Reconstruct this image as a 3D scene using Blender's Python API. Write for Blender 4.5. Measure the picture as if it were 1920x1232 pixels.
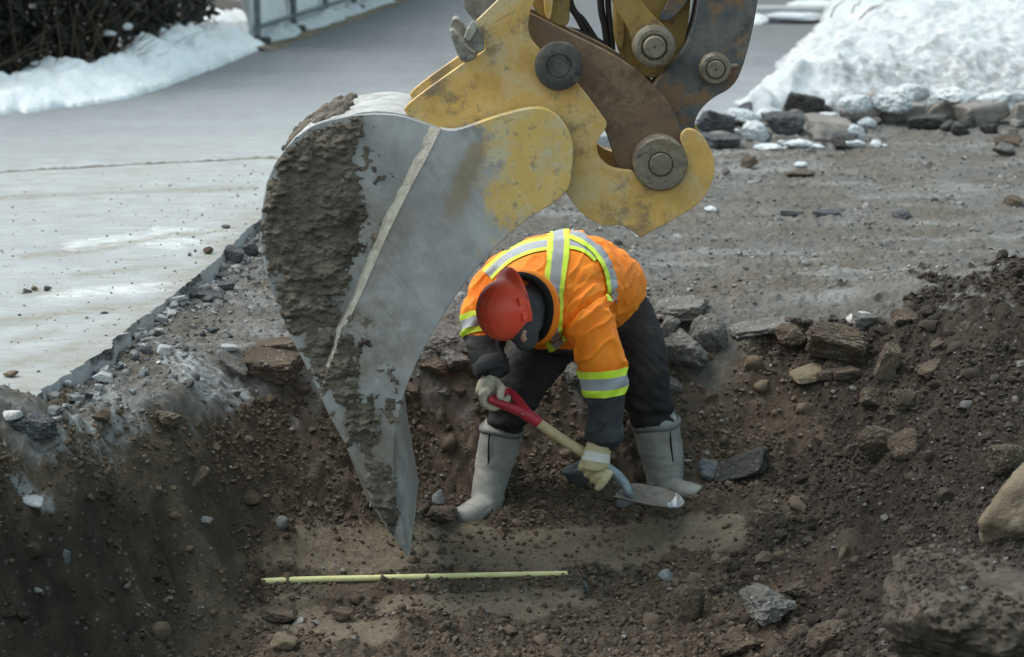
import bpy, bmesh, math, random
import numpy as np
from mathutils import Vector, Matrix, Euler
from mathutils.bvhtree import BVHTree
from mathutils.geometry import delaunay_2d_cdt

for o in list(bpy.data.objects):
    bpy.data.objects.remove(o)
scene = bpy.context.scene
C = scene.collection
R = math.radians
random.seed(7)
rng = np.random.default_rng(7)

# ------------------------------------------------------------------ camera, sky, sun, exposure
CAM_H, PITCH, LENS = 1.8, 13.0, 75.0
cam_d = bpy.data.cameras.new("camera")
cam = bpy.data.objects.new("camera", cam_d)
C.objects.link(cam)
cam.location = (0, 0, CAM_H)
cam.rotation_euler = (R(90 - PITCH), 0, 0)
cam_d.lens = LENS
cam_d.sensor_width = 36
cam_d.clip_start = 0.1
cam_d.clip_end = 500
cam_d.dof.use_dof = True
cam_d.dof.focus_distance = 7.6
cam_d.dof.aperture_fstop = 3.2
scene.camera = cam

SUN_EL, SUN_AZ = 60.0, 282.0       # high on the left, a little behind the scene (azimuth clockwise from +Y)
world = bpy.data.worlds.new("World")
scene.world = world
world.use_nodes = True
wn = world.node_tree.nodes
wl = world.node_tree.links
bg = wn["Background"]
sky = wn.new("ShaderNodeTexSky")
sky.sky_type = 'NISHITA'
sky.sun_disc = False
sky.sun_elevation = R(SUN_EL)
sky.sun_rotation = R(SUN_AZ)
sky.air_density = 1.0
sky.dust_density = 3.5
sky.ozone_density = 1.0
hs = wn.new("ShaderNodeHueSaturation")
hs.inputs["Saturation"].default_value = 0.6
hs.inputs["Hue"].default_value = 0.445
wl.new(sky.outputs[0], hs.inputs["Color"])
wl.new(hs.outputs[0], bg.inputs["Color"])
bg.inputs["Strength"].default_value = 0.15
sun_d = bpy.data.lights.new("sun", 'SUN')
sun = bpy.data.objects.new("sun", sun_d)
C.objects.link(sun)
sun_d.energy = 0.8
sun_d.angle = R(40)
sun_d.color = (0.86, 1.0, 0.95)
_d = Vector((math.sin(R(SUN_AZ)) * math.cos(R(SUN_EL)), math.cos(R(SUN_AZ)) * math.cos(R(SUN_EL)), math.sin(R(SUN_EL))))
sun.rotation_euler = (-_d).to_track_quat('-Z', 'Y').to_euler()
sun.location = (-3, 8, 9)
scene.view_settings.view_transform = 'Standard'
scene.view_settings.look = 'None'
scene.view_settings.exposure = 0.98
scene.view_settings.gamma = 1.0

# ------------------------------------------------------------------ helpers
FPX = 1920 * LENS / 36
CP, SP = math.cos(R(PITCH)), math.sin(R(PITCH))

def Pn(px, py, Y):
    px, py, Y = np.broadcast_arrays(np.asarray(px, float), np.asarray(py, float), np.asarray(Y, float))
    u = (px - 960) / FPX
    v = (616 - py) / FPX
    t = Y / (CP + v * SP)
    return np.stack([t * u, Y + 0 * t, CAM_H + t * (-SP + v * CP)], -1)

def W(px, py, Y):
    return Vector(Pn(px, py, Y).tolist())

def proj(p):
    p = np.asarray(p, float)
    x, y, z = p[..., 0], p[..., 1], p[..., 2] - CAM_H
    f = np.maximum(y * CP - z * SP, 0.05)
    return 960 + FPX * x / f, 616 - FPX * (y * SP + z * CP) / f

def on_plane(px, py, z=0.0):
    u = (px - 960) / FPX
    v = (616 - py) / FPX
    dz = -SP + v * CP
    t = (z - CAM_H) / dz
    return Vector((t * u, t * (CP + v * SP), z))

_prm = np.random.default_rng(11).permutation(256)
_prm = np.concatenate([_prm, _prm, _prm])
_grd = np.random.default_rng(12).normal(size=(256, 3))
_grd /= np.linalg.norm(_grd, axis=1)[:, None]

def perlin(p):
    p = np.asarray(p, float)
    i = np.floor(p).astype(int)
    f = p - i
    i &= 255
    w = f * f * f * (f * (f * 6 - 15) + 10)
    out = 0
    for dx in (0, 1):
        wx = w[..., 0] if dx else 1 - w[..., 0]
        for dy in (0, 1):
            wy = w[..., 1] if dy else 1 - w[..., 1]
            for dz in (0, 1):
                wz = w[..., 2] if dz else 1 - w[..., 2]
                h = _prm[_prm[_prm[(i[..., 0] + dx) & 255] + ((i[..., 1] + dy) & 255)] + ((i[..., 2] + dz) & 255)]
                g = _grd[h]
                out = out + wx * wy * wz * (g[..., 0] * (f[..., 0] - dx) + g[..., 1] * (f[..., 1] - dy) + g[..., 2] * (f[..., 2] - dz))
    return out * 1.5

def fbm(p, octv=4, gain=0.5, lac=2.03):
    p = np.asarray(p, float)
    a, s, out = 1.0, 0, 0
    for k in range(octv):
        out = out + a * perlin(p + 17.3 * k)
        s += a
        a *= gain
        p = p * lac
    return out / s * 1.4

def cells(p2, seed=0):
    """distance to the nearest jittered cell point and a per-cell random, 2D"""
    p2 = np.asarray(p2, float)
    i = np.floor(p2).astype(int)
    best = np.full(p2.shape[:-1], 9.0)
    rid = np.zeros(p2.shape[:-1])
    for dx in (-1, 0, 1):
        for dy in (-1, 0, 1):
            cx, cy = i[..., 0] + dx, i[..., 1] + dy
            h = _prm[(_prm[(cx + seed) & 255] + cy) & 255]
            h2 = _prm[h + 37]
            d = np.hypot(cx + 0.1 + 0.8 * h / 255 - p2[..., 0], cy + 0.1 + 0.8 * h2 / 255 - p2[..., 1])
            m = d < best
            best = np.where(m, d, best)
            rid = np.where(m, _prm[h2 + 91] / 255.0, rid)
    return best, rid

def sstep(a, b, x):
    t = np.clip((np.asarray(x, float) - a) / (b - a), 0, 1)
    return t * t * (3 - 2 * t)

def seg_dist(x, y, pts, closed=False):
    best = np.full(np.shape(x), 1e9)
    n = len(pts)
    for k in range(n if closed else n - 1):
        ax, ay = pts[k][0], pts[k][1]
        bx, by = pts[(k + 1) % n][0], pts[(k + 1) % n][1]
        L = max((bx - ax) ** 2 + (by - ay) ** 2, 1e-12)
        t = np.clip(((x - ax) * (bx - ax) + (y - ay) * (by - ay)) / L, 0, 1)
        best = np.minimum(best, np.hypot(x - ax - t * (bx - ax), y - ay - t * (by - ay)))
    return best

def inside(x, y, poly):
    res = np.zeros(np.shape(x), bool)
    n = len(poly)
    for k in range(n):
        ax, ay = poly[k][0], poly[k][1]
        bx, by = poly[(k + 1) % n][0], poly[(k + 1) % n][1]
        c = ((ay > y) != (by > y))
        with np.errstate(divide='ignore', invalid='ignore'):
            xi = (bx - ax) * (y - ay) / (by - ay if by != ay else 1e-12) + ax
        res ^= c & (x < xi)
    return res

def sdist(x, y, poly):
    d = seg_dist(x, y, poly, True)
    return np.where(inside(x, y, poly), -d, d)

def chaikin(pts, it=2, closed=True):
    """rounds a pixel outline; a point written twice stays a corner"""
    pts = [tuple(p[:2]) for p in pts]
    for _ in range(it):
        out = []
        n = len(pts)
        for k in range(n if closed else n - 1):
            a, b = pts[k], pts[(k + 1) % n]
            out.append((a[0] * .75 + b[0] * .25, a[1] * .75 + b[1] * .25))
            out.append((a[0] * .25 + b[0] * .75, a[1] * .25 + b[1] * .75))
        if not closed:
            out = [pts[0]] + out + [pts[-1]]
        pts = out
    res = []
    for p in pts:
        if not res or abs(p[0] - res[-1][0]) + abs(p[1] - res[-1][1]) > 0.4:
            res.append(p)
    if closed and abs(res[0][0] - res[-1][0]) + abs(res[0][1] - res[-1][1]) < 0.4:
        res.pop()
    return res

def link(name, me, mats=None, parent=None, smooth=None, angle=None):
    o = bpy.data.objects.new(name, me)
    C.objects.link(o)
    if mats is not None:
        for m in (mats if isinstance(mats, (list, tuple)) else [mats]):
            me.materials.append(m)
    if parent is not None:
        o.parent = parent
        o.matrix_parent_inverse = Matrix.Translation(parent.location).inverted()
    if smooth:
        me.shade_smooth()
        if angle:
            me.set_sharp_from_angle(angle=R(angle))
    return o

def mesh_np(name, V, F, mat_idx=None):
    V = np.asarray(V, np.float32)
    F = np.asarray(F, np.int32)
    me = bpy.data.meshes.new(name)
    k = F.shape[1]
    me.vertices.add(len(V))
    me.vertices.foreach_set("co", V.ravel())
    me.loops.add(F.size)
    me.loops.foreach_set("vertex_index", F.ravel())
    me.polygons.add(len(F))
    me.polygons.foreach_set("loop_start", np.arange(0, F.size, k, dtype=np.int32))
    me.polygons.foreach_set("loop_total", np.full(len(F), k, np.int32))
    if mat_idx is not None:
        me.polygons.foreach_set("material_index", np.asarray(mat_idx, np.int32))
    me.update(calc_edges=True)
    me.validate()
    return me

def mesh_py(name, V, F):
    me = bpy.data.meshes.new(name)
    me.from_pydata([tuple(v) for v in V], [], F)
    me.validate()
    return me

def attr(me, name, val):
    a = me.attributes.new(name, 'FLOAT', 'POINT')
    a.data.foreach_set("value", np.asarray(val, np.float32).ravel())

def empty(name, loc, label=None, cat=None, group=None):
    o = bpy.data.objects.new(name, None)
    C.objects.link(o)
    o.location = loc
    o.empty_display_size = 0.1
    if label:
        tag(o, label, cat, group)
    return o

def tag(o, label=None, cat=None, group=None, kind=None):
    if label: o["label"] = label
    if cat: o["category"] = cat
    if group: o["group"] = group
    if kind: o["kind"] = kind
    return o

def grid_faces(nr, nc, wrap=False):
    r = np.arange(nr - 1)[:, None]
    c = np.arange(nc if wrap else nc - 1)[None, :]
    c2 = (c + 1) % nc
    return np.stack([r * nc + c, r * nc + c2, (r + 1) * nc + c2, (r + 1) * nc + c], -1).reshape(-1, 4)

def tube_vf(pts, radii, lat=None, n=16, cap=4):
    """tapered tube with rounded ends; radii = r or (along lat, across)"""
    pts = [Vector(p) for p in pts]
    rr = [(r, r) if not isinstance(r, (tuple, list)) else tuple(r) for r in radii]
    m = len(pts)
    tans = []
    for k in range(m):
        t = (pts[min(k + 1, m - 1)] - pts[max(k - 1, 0)]).normalized()
        tans.append(t)
    if lat is None:
        lat = Vector((1, 0, 0)) if abs(tans[0].x) < 0.8 else Vector((0, 1, 0))
    rings = []
    def frame(t):
        l = (lat - t * lat.dot(t)).normalized()
        return l, t.cross(l)
    def ring(c, t, rx, ry):
        l, b = frame(t)
        return [c + l * (rx * math.cos(2 * math.pi * q / n)) + b * (ry * math.sin(2 * math.pi * q / n)) for q in range(n)]
    r0 = min(rr[0])
    for q in range(1, cap + 1):
        a = math.pi / 2 * (1 - q / (cap + 1))
        rings.append(ring(pts[0] - tans[0] * (r0 * math.sin(a)), tans[0], rr[0][0] * math.cos(a), rr[0][1] * math.cos(a)))
    for k in range(m):
        rings.append(ring(pts[k], tans[k], *rr[k]))
    r1 = min(rr[-1])
    for q in range(1, cap + 1):
        a = math.pi / 2 * q / (cap + 1)
        rings.append(ring(pts[-1] + tans[-1] * (r1 * math.sin(a)), tans[-1], rr[-1][0] * math.cos(a), rr[-1][1] * math.cos(a)))
    V = [v for r in rings for v in r]
    F = [tuple(int(i) for i in f) for f in grid_faces(len(rings), n, True)]
    F.append(tuple(range(n - 1, -1, -1)))
    F.append(tuple((len(rings) - 1) * n + q for q in range(n)))
    return V, F

def spline(pts, n=6):
    """Catmull-Rom through tuples of floats of any length"""
    pts = [np.array(p, float) for p in pts]
    out = []
    for k in range(len(pts) - 1):
        p0, p1, p2, p3 = pts[max(k - 1, 0)], pts[k], pts[k + 1], pts[min(k + 2, len(pts) - 1)]
        for q in range(n):
            t = q / n
            out.append(0.5 * ((2 * p1) + (-p0 + p2) * t + (2 * p0 - 5 * p1 + 4 * p2 - p3) * t * t + (-p0 + 3 * p1 - 3 * p2 + p3) * t ** 3))
    out.append(pts[-1])
    return out

def chain(rows, n=5, lat=None, seg=16, cap=4):
    """rows: (px, py, Y, rx[, ry]) smoothed into a tube"""
    rows = [tuple(r) if len(r) == 5 else tuple(r) + (r[3],) for r in rows]
    s = spline(rows, n)
    return tube_vf([W(*r[:3]) for r in s], [(r[3], r[4]) for r in s], lat, seg, cap)

def join_vf(parts):
    V, F = [], []
    for v, f in parts:
        o = len(V)
        V += list(v)
        F += [tuple(i + o for i in q) for q in f]
    return V, F

def fused(name, parts, voxel, smooth=6, fac=0.5):
    """one continuous surface from overlapping closed pieces"""
    V, F = join_vf(parts)
    me = mesh_py(name, V, F)
    o = bpy.data.objects.new(name + "_tmp", me)
    C.objects.link(o)
    bm = bmesh.new(); bm.from_mesh(me)
    bmesh.ops.recalc_face_normals(bm, faces=bm.faces)
    bm.to_mesh(me); bm.free()
    m = o.modifiers.new("r", 'REMESH'); m.mode = 'VOXEL'; m.voxel_size = voxel
    if smooth:
        s = o.modifiers.new("s", 'SMOOTH'); s.factor = fac; s.iterations = smooth
    dg = bpy.context.evaluated_depsgraph_get()
    dg.update()
    out = bpy.data.meshes.new_from_object(o.evaluated_get(dg))
    out.name = name
    bpy.data.objects.remove(o)
    return out

def get_co(me):
    a = np.empty(len(me.vertices) * 3, np.float32)
    me.vertices.foreach_get("co", a)
    return a.reshape(-1, 3).astype(float)

def get_no(me):
    a = np.empty(len(me.vertices) * 3, np.float32)
    me.vertex_normals.foreach_get("vector", a)
    return a.reshape(-1, 3).astype(float)

def set_co(me, co):
    me.vertices.foreach_set("co", np.asarray(co, np.float32).ravel())
    me.update()

def bevel_mesh(me, w, seg=2, angle=35):
    bm = bmesh.new(); bm.from_mesh(me)
    ed = [e for e in bm.edges if len(e.link_faces) == 2 and e.calc_face_angle(0) > R(angle)]
    bmesh.ops.bevel(bm, geom=ed, offset=w, segments=seg, profile=0.6, affect='EDGES', clamp_overlap=True)
    bm.to_mesh(me); bm.free()

def box_vf(c, s, rot=None):
    V = []
    for x in (-1, 1):
        for y in (-1, 1):
            for z in (-1, 1):
                v = Vector((x * s[0] / 2, y * s[1] / 2, z * s[2] / 2))
                if rot is not None: v = rot @ v
                V.append(v + Vector(c))
    F = [(0, 1, 3, 2), (4, 6, 7, 5), (0, 4, 5, 1), (2, 3, 7, 6), (0, 2, 6, 4), (1, 5, 7, 3)]
    return V, F

# ------------------------------------------------------------------ materials
class M:
    def __init__(s, name):
        s.m = bpy.data.materials.new(name)
        s.m.use_nodes = True
        s.t = s.m.node_tree
        s.b = s.t.nodes["Principled BSDF"]
        s.tc = s.t.nodes.new("ShaderNodeTexCoord").outputs["Object"]
    def n(s, kind, ins=None, **props):
        nd = s.t.nodes.new(kind)
        for k, v in props.items(): setattr(nd, k, v)
        for k, v in (ins or {}).items():
            if hasattr(v, "is_output"): s.t.links.new(v, nd.inputs[k])
            else: nd.inputs[k].default_value = v
        return nd
    def mapped(s, scale=(1, 1, 1), rot=(0, 0, 0)):
        r = s.n("ShaderNodeMapping", {"Vector": s.tc, "Rotation": rot}).outputs[0]
        return s.n("ShaderNodeMapping", {"Vector": r, "Scale": scale}).outputs[0]
    def noise(s, scale, detail=4, rough=0.55, vec=None, dist=0.0):
        return s.n("ShaderNodeTexNoise", {"Vector": vec or s.tc, "Scale": scale, "Detail": detail, "Roughness": rough, "Distortion": dist}).outputs["Fac"]
    def voro(s, scale, out="Distance", vec=None, feature='F1'):
        return s.n("ShaderNodeTexVoronoi", {"Vector": vec or s.tc, "Scale": scale}, feature=feature).outputs[out]
    def ramp(s, fac, lo, hi, a=0.0, b=1.0):
        return s.n("ShaderNodeMapRange", {"Value": fac, "From Min": lo, "From Max": hi, "To Min": a, "To Max": b}).outputs[0]
    def mix(s, fac, a, b, mode='MIX'):
        nd = s.t.nodes.new("ShaderNodeMix")
        nd.data_type = 'RGBA'; nd.blend_type = mode
        for k, v in ((0, fac), (6, a), (7, b)):
            if hasattr(v, "is_output"): s.t.links.new(v, nd.inputs[k])
            elif k == 0: nd.inputs[0].default_value = v
            else: nd.inputs[k].default_value = (v[0], v[1], v[2], 1)
        return nd.outputs[2]
    def math(s, op, a, b=0.5):
        nd = s.t.nodes.new("ShaderNodeMath"); nd.operation = op
        for k, v in ((0, a), (1, b)):
            if hasattr(v, "is_output"): s.t.links.new(v, nd.inputs[k])
            else: nd.inputs[k].default_value = v
        return nd.outputs[0]
    def at(s, name):
        return s.n("ShaderNodeAttribute", attribute_name=name).outputs["Fac"]
    def rand(s):
        return s.n("ShaderNodeNewGeometry").outputs["Random Per Island"]
    def sep(s, vec=None):
        return s.n("ShaderNodeSeparateXYZ", {0: vec or s.tc}).outputs
    def bump(s, h, strength=0.5, dist=0.01, prev=None):
        ins = {"Height": h, "Strength": strength, "Distance": dist}
        if prev is not None: ins["Normal"] = prev
        return s.n("ShaderNodeBump", ins).outputs[0]
    def out(s, color=None, rough=0.7, metal=0.0, normal=None, spec=None):
        for k, v in (("Base Color", color), ("Roughness", rough), ("Metallic", metal), ("Normal", normal), ("Specular IOR Level", spec)):
            if v is None: continue
            if hasattr(v, "is_output"): s.t.links.new(v, s.b.inputs[k])
            elif k == "Base Color": s.b.inputs[k].default_value = (v[0], v[1], v[2], 1)
            else: s.b.inputs[k].default_value = v
        return s.m

def simple(name, col, rough=0.7, metal=0.0, var=0.25, scale=12, bump=0.15, bscale=60, spec=None):
    m = M(name)
    f = m.noise(scale, 5)
    c = m.mix(m.ramp(f, .3, .7), [c * (1 - var) for c in col], [c * (1 + var) for c in col])
    return m.out(c, rough, metal, m.bump(m.noise(bscale, 4), bump, .01), spec)

def ground_mat():
    m = M("earth")
    soil, pale, streak = m.at("soil"), m.at("pale"), m.at("streak")
    n1, n2, n3 = m.noise(2.2, 6, .6), m.noise(9, 6, .65), m.noise(45, 5, .7)
    g = m.mix(m.ramp(n2, .3, .7), (.125, .122, .108), (.25, .245, .225))
    g = m.mix(m.ramp(n3, .42, .62), g, (.17, .162, .145))
    # pale, salt-dry bands running across the graded gravel
    band = m.noise(1.0, 5, .65, m.mapped((.55, 3.6, 1)))
    g = m.mix(m.math('MULTIPLY', m.ramp(band, .49, .66), .62), g, (.40, .405, .385))
    g = m.mix(m.math('MULTIPLY', m.ramp(n1, .46, .62), .75), g, (.155, .132, .102))
    s = m.mix(m.ramp(n2, .32, .68), (.058, .0435, .0305), (.152, .116, .080))
    s = m.mix(m.math('MULTIPLY', m.ramp(n1, .42, .66), .75), s, (.17, .139, .103))
    s = m.mix(m.math('MULTIPLY', m.at('smear'), .8), s, m.mix(m.ramp(n2, .3, .7), (.215, .175, .122), (.325, .273, .197)))
    s = m.mix(m.math('MULTIPLY', m.ramp(n3, .5, .75), .55), s, (.034, .026, .019))
    s = m.mix(m.math('MULTIPLY', streak, .55), s, (.082, .072, .058))
    s = m.mix(m.math('MULTIPLY', m.at('corner_shade'), .85), s, m.mix(m.ramp(n2, .32, .68), (.024, .019, .0145), (.066, .053, .041)))  # corner shade painted into the soil colour
    c = m.mix(soil, g, s)
    vc = m.voro(38, "Color")
    vd = m.voro(38)
    sp = m.math('MULTIPLY', m.math('LESS_THAN', vd, .26), m.math('GREATER_THAN', m.sep(vc)[0], .76))
    c = m.mix(m.math('MULTIPLY', sp, .6), c, m.mix(m.sep(vc)[1], (.09, .09, .085), (.26, .26, .245)))
    c = m.mix(pale, c, m.mix(m.ramp(n3, .3, .7), (.34, .36, .36), (.55, .58, .58)))
    b1 = m.bump(n3, 1.0, .022)
    b2 = m.bump(m.noise(150, 4, .75), 1.0, .008, b1)
    b3 = m.bump(m.math('MULTIPLY', sp, m.math('SUBTRACT', .26, vd)), .8, .02, b2)
    return m.out(c, .93, 0, b3, .25)

def rock_mat(name, a, b, spot=None, scale=9.0, rough=.9, bump=.7):
    m = M(name)
    n1, n2, n3 = m.noise(scale, 6, .6), m.noise(scale * 5, 5, .65), m.noise(scale * 18, 4, .7)
    c = m.mix(m.ramp(n1, .3, .7), a, b)
    c = m.mix(m.math('MULTIPLY', m.ramp(n2, .5, .72), .6), c, [x * .55 for x in a])
    if spot:
        vd, vc = m.voro(scale * 6), m.voro(scale * 6, "Color")
        c = m.mix(m.math('MULTIPLY', m.math('LESS_THAN', vd, .3), m.math('GREATER_THAN', m.sep(vc)[0], .7)), c, spot)
    return m.out(c, rough, 0, m.bump(n3, bump * .7, .006, m.bump(n2, bump, .015)), .3)

def scatter_mat(name, a, b, c3):
    m = M(name)
    r = m.rand()
    c = m.mix(m.ramp(r, .0, .8), a, b)
    c = m.mix(m.math('GREATER_THAN', r, .97), c, c3)
    c = m.mix(m.math('MULTIPLY', m.ramp(m.noise(50), .4, .7), .5), c, a)
    return m.out(c, .92, 0, m.bump(m.noise(130, 4), .6, .004), .25)

def road_mat():
    m = M("dusty_asphalt")
    x, y, z = m.sep()
    n1, n2, n3 = m.noise(.7, 5, .6), m.noise(6, 6, .65), m.noise(220, 3, .7)
    dusty = m.at("dust")
    a = m.mix(m.ramp(n2, .3, .7), (.22, .235, .24), (.28, .295, .30))
    a = m.mix(m.math('MULTIPLY', m.ramp(m.noise(1.2, 4, .5, m.mapped((.25, 1.6, 1))), .45, .7), .5), a, (.33, .345, .34))
    d = m.mix(m.ramp(n2, .3, .7), (.275, .292, .29), (.36, .378, .374))
    d = m.mix(m.math('MULTIPLY', m.ramp(m.noise(1.5, 6, .65, m.mapped((.5, 3.2, 1), (0, 0, .12))), .52, .72), .7), d, (.29, .285, .25))
    d = m.mix(m.math('MULTIPLY', m.ramp(m.noise(9, 6, .75, m.mapped((.45, 1.6, 1))), .48, .68), .7), d, (.235, .225, .185))
    a = m.mix(m.at('darker'), a, m.mix(m.ramp(n2, .3, .7), (.10, .108, .112), (.145, .153, .157)))
    c = m.mix(dusty, a, d)
    c = m.mix(m.math('MULTIPLY', m.at("stripe"), m.ramp(m.noise(13, 6, .75, m.mapped((.6, 1.5, 1))), .40, .56, .08, .95)), c, m.mix(m.ramp(m.noise(18, 5, .7), .42, .6), (.44, .46, .45), (.56, .58, .57)))
    c = m.mix(m.math('MULTIPLY', m.ramp(n3, .45, .75), .22), c, (.12, .12, .115))
    c = m.mix(m.math('MULTIPLY', m.at("tar"), m.ramp(m.noise(12, 5, .7), .35, .6, .1, .8)), c, (.19, .175, .135))
    c = m.mix(m.math('MULTIPLY', m.ramp(m.noise(85, 4, .8), .60, .68), .5), c, (.17, .165, .14))
    nb = m.bump(m.noise(120, 3), .35, .004, m.bump(n2, .3, .01))
    return m.out(c, .82, 0, nb, .3)

def road_side_mat():
    m = M("cut_asphalt_face")
    x, y, z = m.sep()
    wob = m.math('MULTIPLY', m.math('SUBTRACT', m.noise(5, 5, .7), .5), .12)
    f = m.ramp(m.math('ADD', z, wob), -.034, -.020)
    patch = m.ramp(m.noise(2.6, 3, .5), .50, .55)
    f = m.math('MULTIPLY', f, patch)
    g = m.mix(m.noise(16, 5), (.27, .285, .29), (.42, .435, .435))
    dk = m.mix(m.ramp(m.noise(70, 3), .4, .65), (.035, .037, .038), (.20, .20, .20))
    c = m.mix(f, g, dk)
    return m.out(c, .85, 0, m.bump(m.noise(60, 5), .7, .012), .3)

def snow_mat(name="snow", lo=(.47, .51, .52), hi=(.61, .64, .645)):
    m = M(name)
    n1, n2 = m.noise(3, 6, .65), m.noise(22, 5, .7)
    c = m.mix(m.ramp(n1, .3, .7), lo, hi)
    dm = m.math('MULTIPLY', m.at("dirt"), m.ramp(m.noise(14, 6, .75), .38, .62))
    c = m.mix(dm, c, m.mix(m.noise(30, 4), (.17, .175, .17), (.40, .41, .40)))
    return m.out(c, .75, 0, m.bump(n2, .6, .03, m.bump(m.noise(70, 4), .4, .01)), .3)

def paint_mat(name, paint, dark, worn, wear=.5, rust=None, scratch=True, rough=.55, fs=1.0, rthr=.57):
    """old machine paint: faded coat, bare rubbed steel, grease and fine scratches"""
    m = M(name)
    n1, n2, n3 = m.noise(3.0 * fs, 6, .62), m.noise(11 * fs, 7, .7), m.noise(48 * fs, 5, .75)
    c = m.mix(m.ramp(n2, .35, .65), [x * .82 for x in paint], [min(x * 1.13, 1) for x in paint])
    w = m.ramp(m.math('ADD', m.math('MULTIPLY', n1, .6), m.math('MULTIPLY', n2, .4)), wear - .04, wear + .10)
    c = m.mix(m.math('MULTIPLY', w, .85), c, m.mix(n3, [x * .7 for x in worn], [min(1, x * 1.25) for x in worn]))
    g = m.ramp(m.math('ADD', m.math('MULTIPLY', m.noise(5 * fs, 6, .7), .5), m.math('MULTIPLY', m.noise(19 * fs, 6, .75), .5)), .515, .60)
    c = m.mix(m.math('MULTIPLY', g, .7), c, dark)
    if rust:
        r = m.ramp(m.noise(6.5, 7, .72, None, .4), rthr, rthr + .10)
        c = m.mix(m.math('MULTIPLY', r, .8), c, rust)
    if scratch:
        for sc, rt in (((2, 2, 60), (0, .5, 0)), ((2, 2, 70), (0, -.9, 0)), ((3, 3, 90), (0, 1.25, 0))):
            s_ = m.noise(3.0, 2, .5, m.mapped(sc, rt))
            k = m.ramp(s_, .66, .69)
            k = m.math('MULTIPLY', k, m.ramp(m.noise(5.5, 5, .7), .52, .64))
            c = m.mix(m.math('MULTIPLY', k, .5), c, [x * .6 for x in dark])
    chip = m.ramp(m.noise(75, 4, .7), .66, .70)
    c = m.mix(m.math('MULTIPLY', chip, .7), c, dark)
    rg = m.ramp(n2, .3, .7, rough - .1, rough + .18)
    return m.out(c, rg, .0, m.bump(n3, .18, .004, m.bump(n1, .15, .02)), .45)

def bucket_mat():
    """one plate that wears from yellow paint at the ear to rubbed blue-grey steel, with splashed soil"""
    m = M("worn_bucket_steel")
    n1, n2, n3 = m.noise(3.2, 6, .62), m.noise(12, 7, .7), m.noise(60, 5, .75)
    st = m.mix(m.ramp(n2, .33, .66), (.275, .285, .288), (.415, .425, .42))
    st = m.mix(m.math('MULTIPLY', m.ramp(m.noise(2.4, 5, .6), .48, .62), .55), st, (.195, .20, .203))
    st = m.mix(m.math('MULTIPLY', m.ramp(m.noise(4, 6, .7, m.mapped((3.5, 1, .5), (0, .62, 0))), .53, .66), .6), st, (.21, .19, .15))
    st = m.mix(m.math('MULTIPLY', m.ramp(m.noise(7, 5, .6, m.mapped((1, 1, .35), (0, .6, 0))), .52, .7), .6), st, (.43, .445, .435))
    ye = m.mix(m.ramp(n2, .35, .65), (.54, .355, .095), (.66, .48, .17))
    ye = m.mix(m.math('MULTIPLY', m.ramp(m.noise(7, 6, .7), .48, .6), .75), ye, (.50, .47, .34))
    ye = m.mix(m.math('MULTIPLY', m.ramp(m.noise(24, 6, .75), .54, .63), .65), ye, (.11, .115, .11))
    pm = m.at("paint")
    k = m.ramp(m.math('ADD', pm, m.math('MULTIPLY', m.math('SUBTRACT', m.noise(10, 7, .75), .5), 1.5)), .42, .62)
    c = m.mix(k, st, ye)
    c = m.mix(m.math('MULTIPLY', m.at("band"), .75), c, m.mix(n2, (.22, .165, .09), (.30, .235, .13)))
    for sc, rt in (((2, 2, 60), (0, .4, 0)), ((2, 2, 80), (0, -.8, 0)), ((3, 3, 70), (0, 1.2, 0))):
        s_ = m.ramp(m.noise(3.0, 2, .5, m.mapped(sc, rt)), .655, .69)
        s_ = m.math('MULTIPLY', s_, m.ramp(m.noise(5, 5, .7), .52, .66))
        c = m.mix(m.math('MULTIPLY', s_, .6), c, (.07, .07, .065))
    film = m.math('MULTIPLY', m.at('film'), m.ramp(m.noise(8, 7, .75), .34, .56))
    c = m.mix(m.math('MULTIPLY', film, .8), c, m.mix(n2, (.13, .105, .075), (.22, .185, .14)))
    spl = m.ramp(m.math('ADD', m.math('MULTIPLY', m.noise(16, 7, .72), .62), m.math('MULTIPLY', m.at("splash"), .38)), .545, .57)
    c = m.mix(m.math('MULTIPLY', spl, .9), c, m.mix(n3, (.075, .055, .038), (.17, .13, .09)))
    rg = m.ramp(n2, .3, .7, .36, .6)
    rg = m.math('MAXIMUM', rg, m.math('MULTIPLY', spl, .9))
    nb = m.bump(n3, .2, .004, m.bump(n1, .12, .02))
    nb = m.bump(spl, .7, .006, nb)
    return m.out(c, rg, .0, nb, .5)

def cloth_mat(name, a, b, rough=.85, weave=900, bump=.25, dirt=None):
    m = M(name)
    f = m.noise(7, 6, .65)
    c = m.mix(m.ramp(f, .35, .68), a, b)
    if dirt:
        c = m.mix(m.math('MULTIPLY', m.ramp(m.noise(11, 6, .7), .58, .72), .6), c, dirt)
    nb = m.bump(m.noise(weave, 2), bump * .4, .001, m.bump(m.noise(34, 5, .6), bump, .008))
    return m.out(c, rough, 0, nb, .25)

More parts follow.
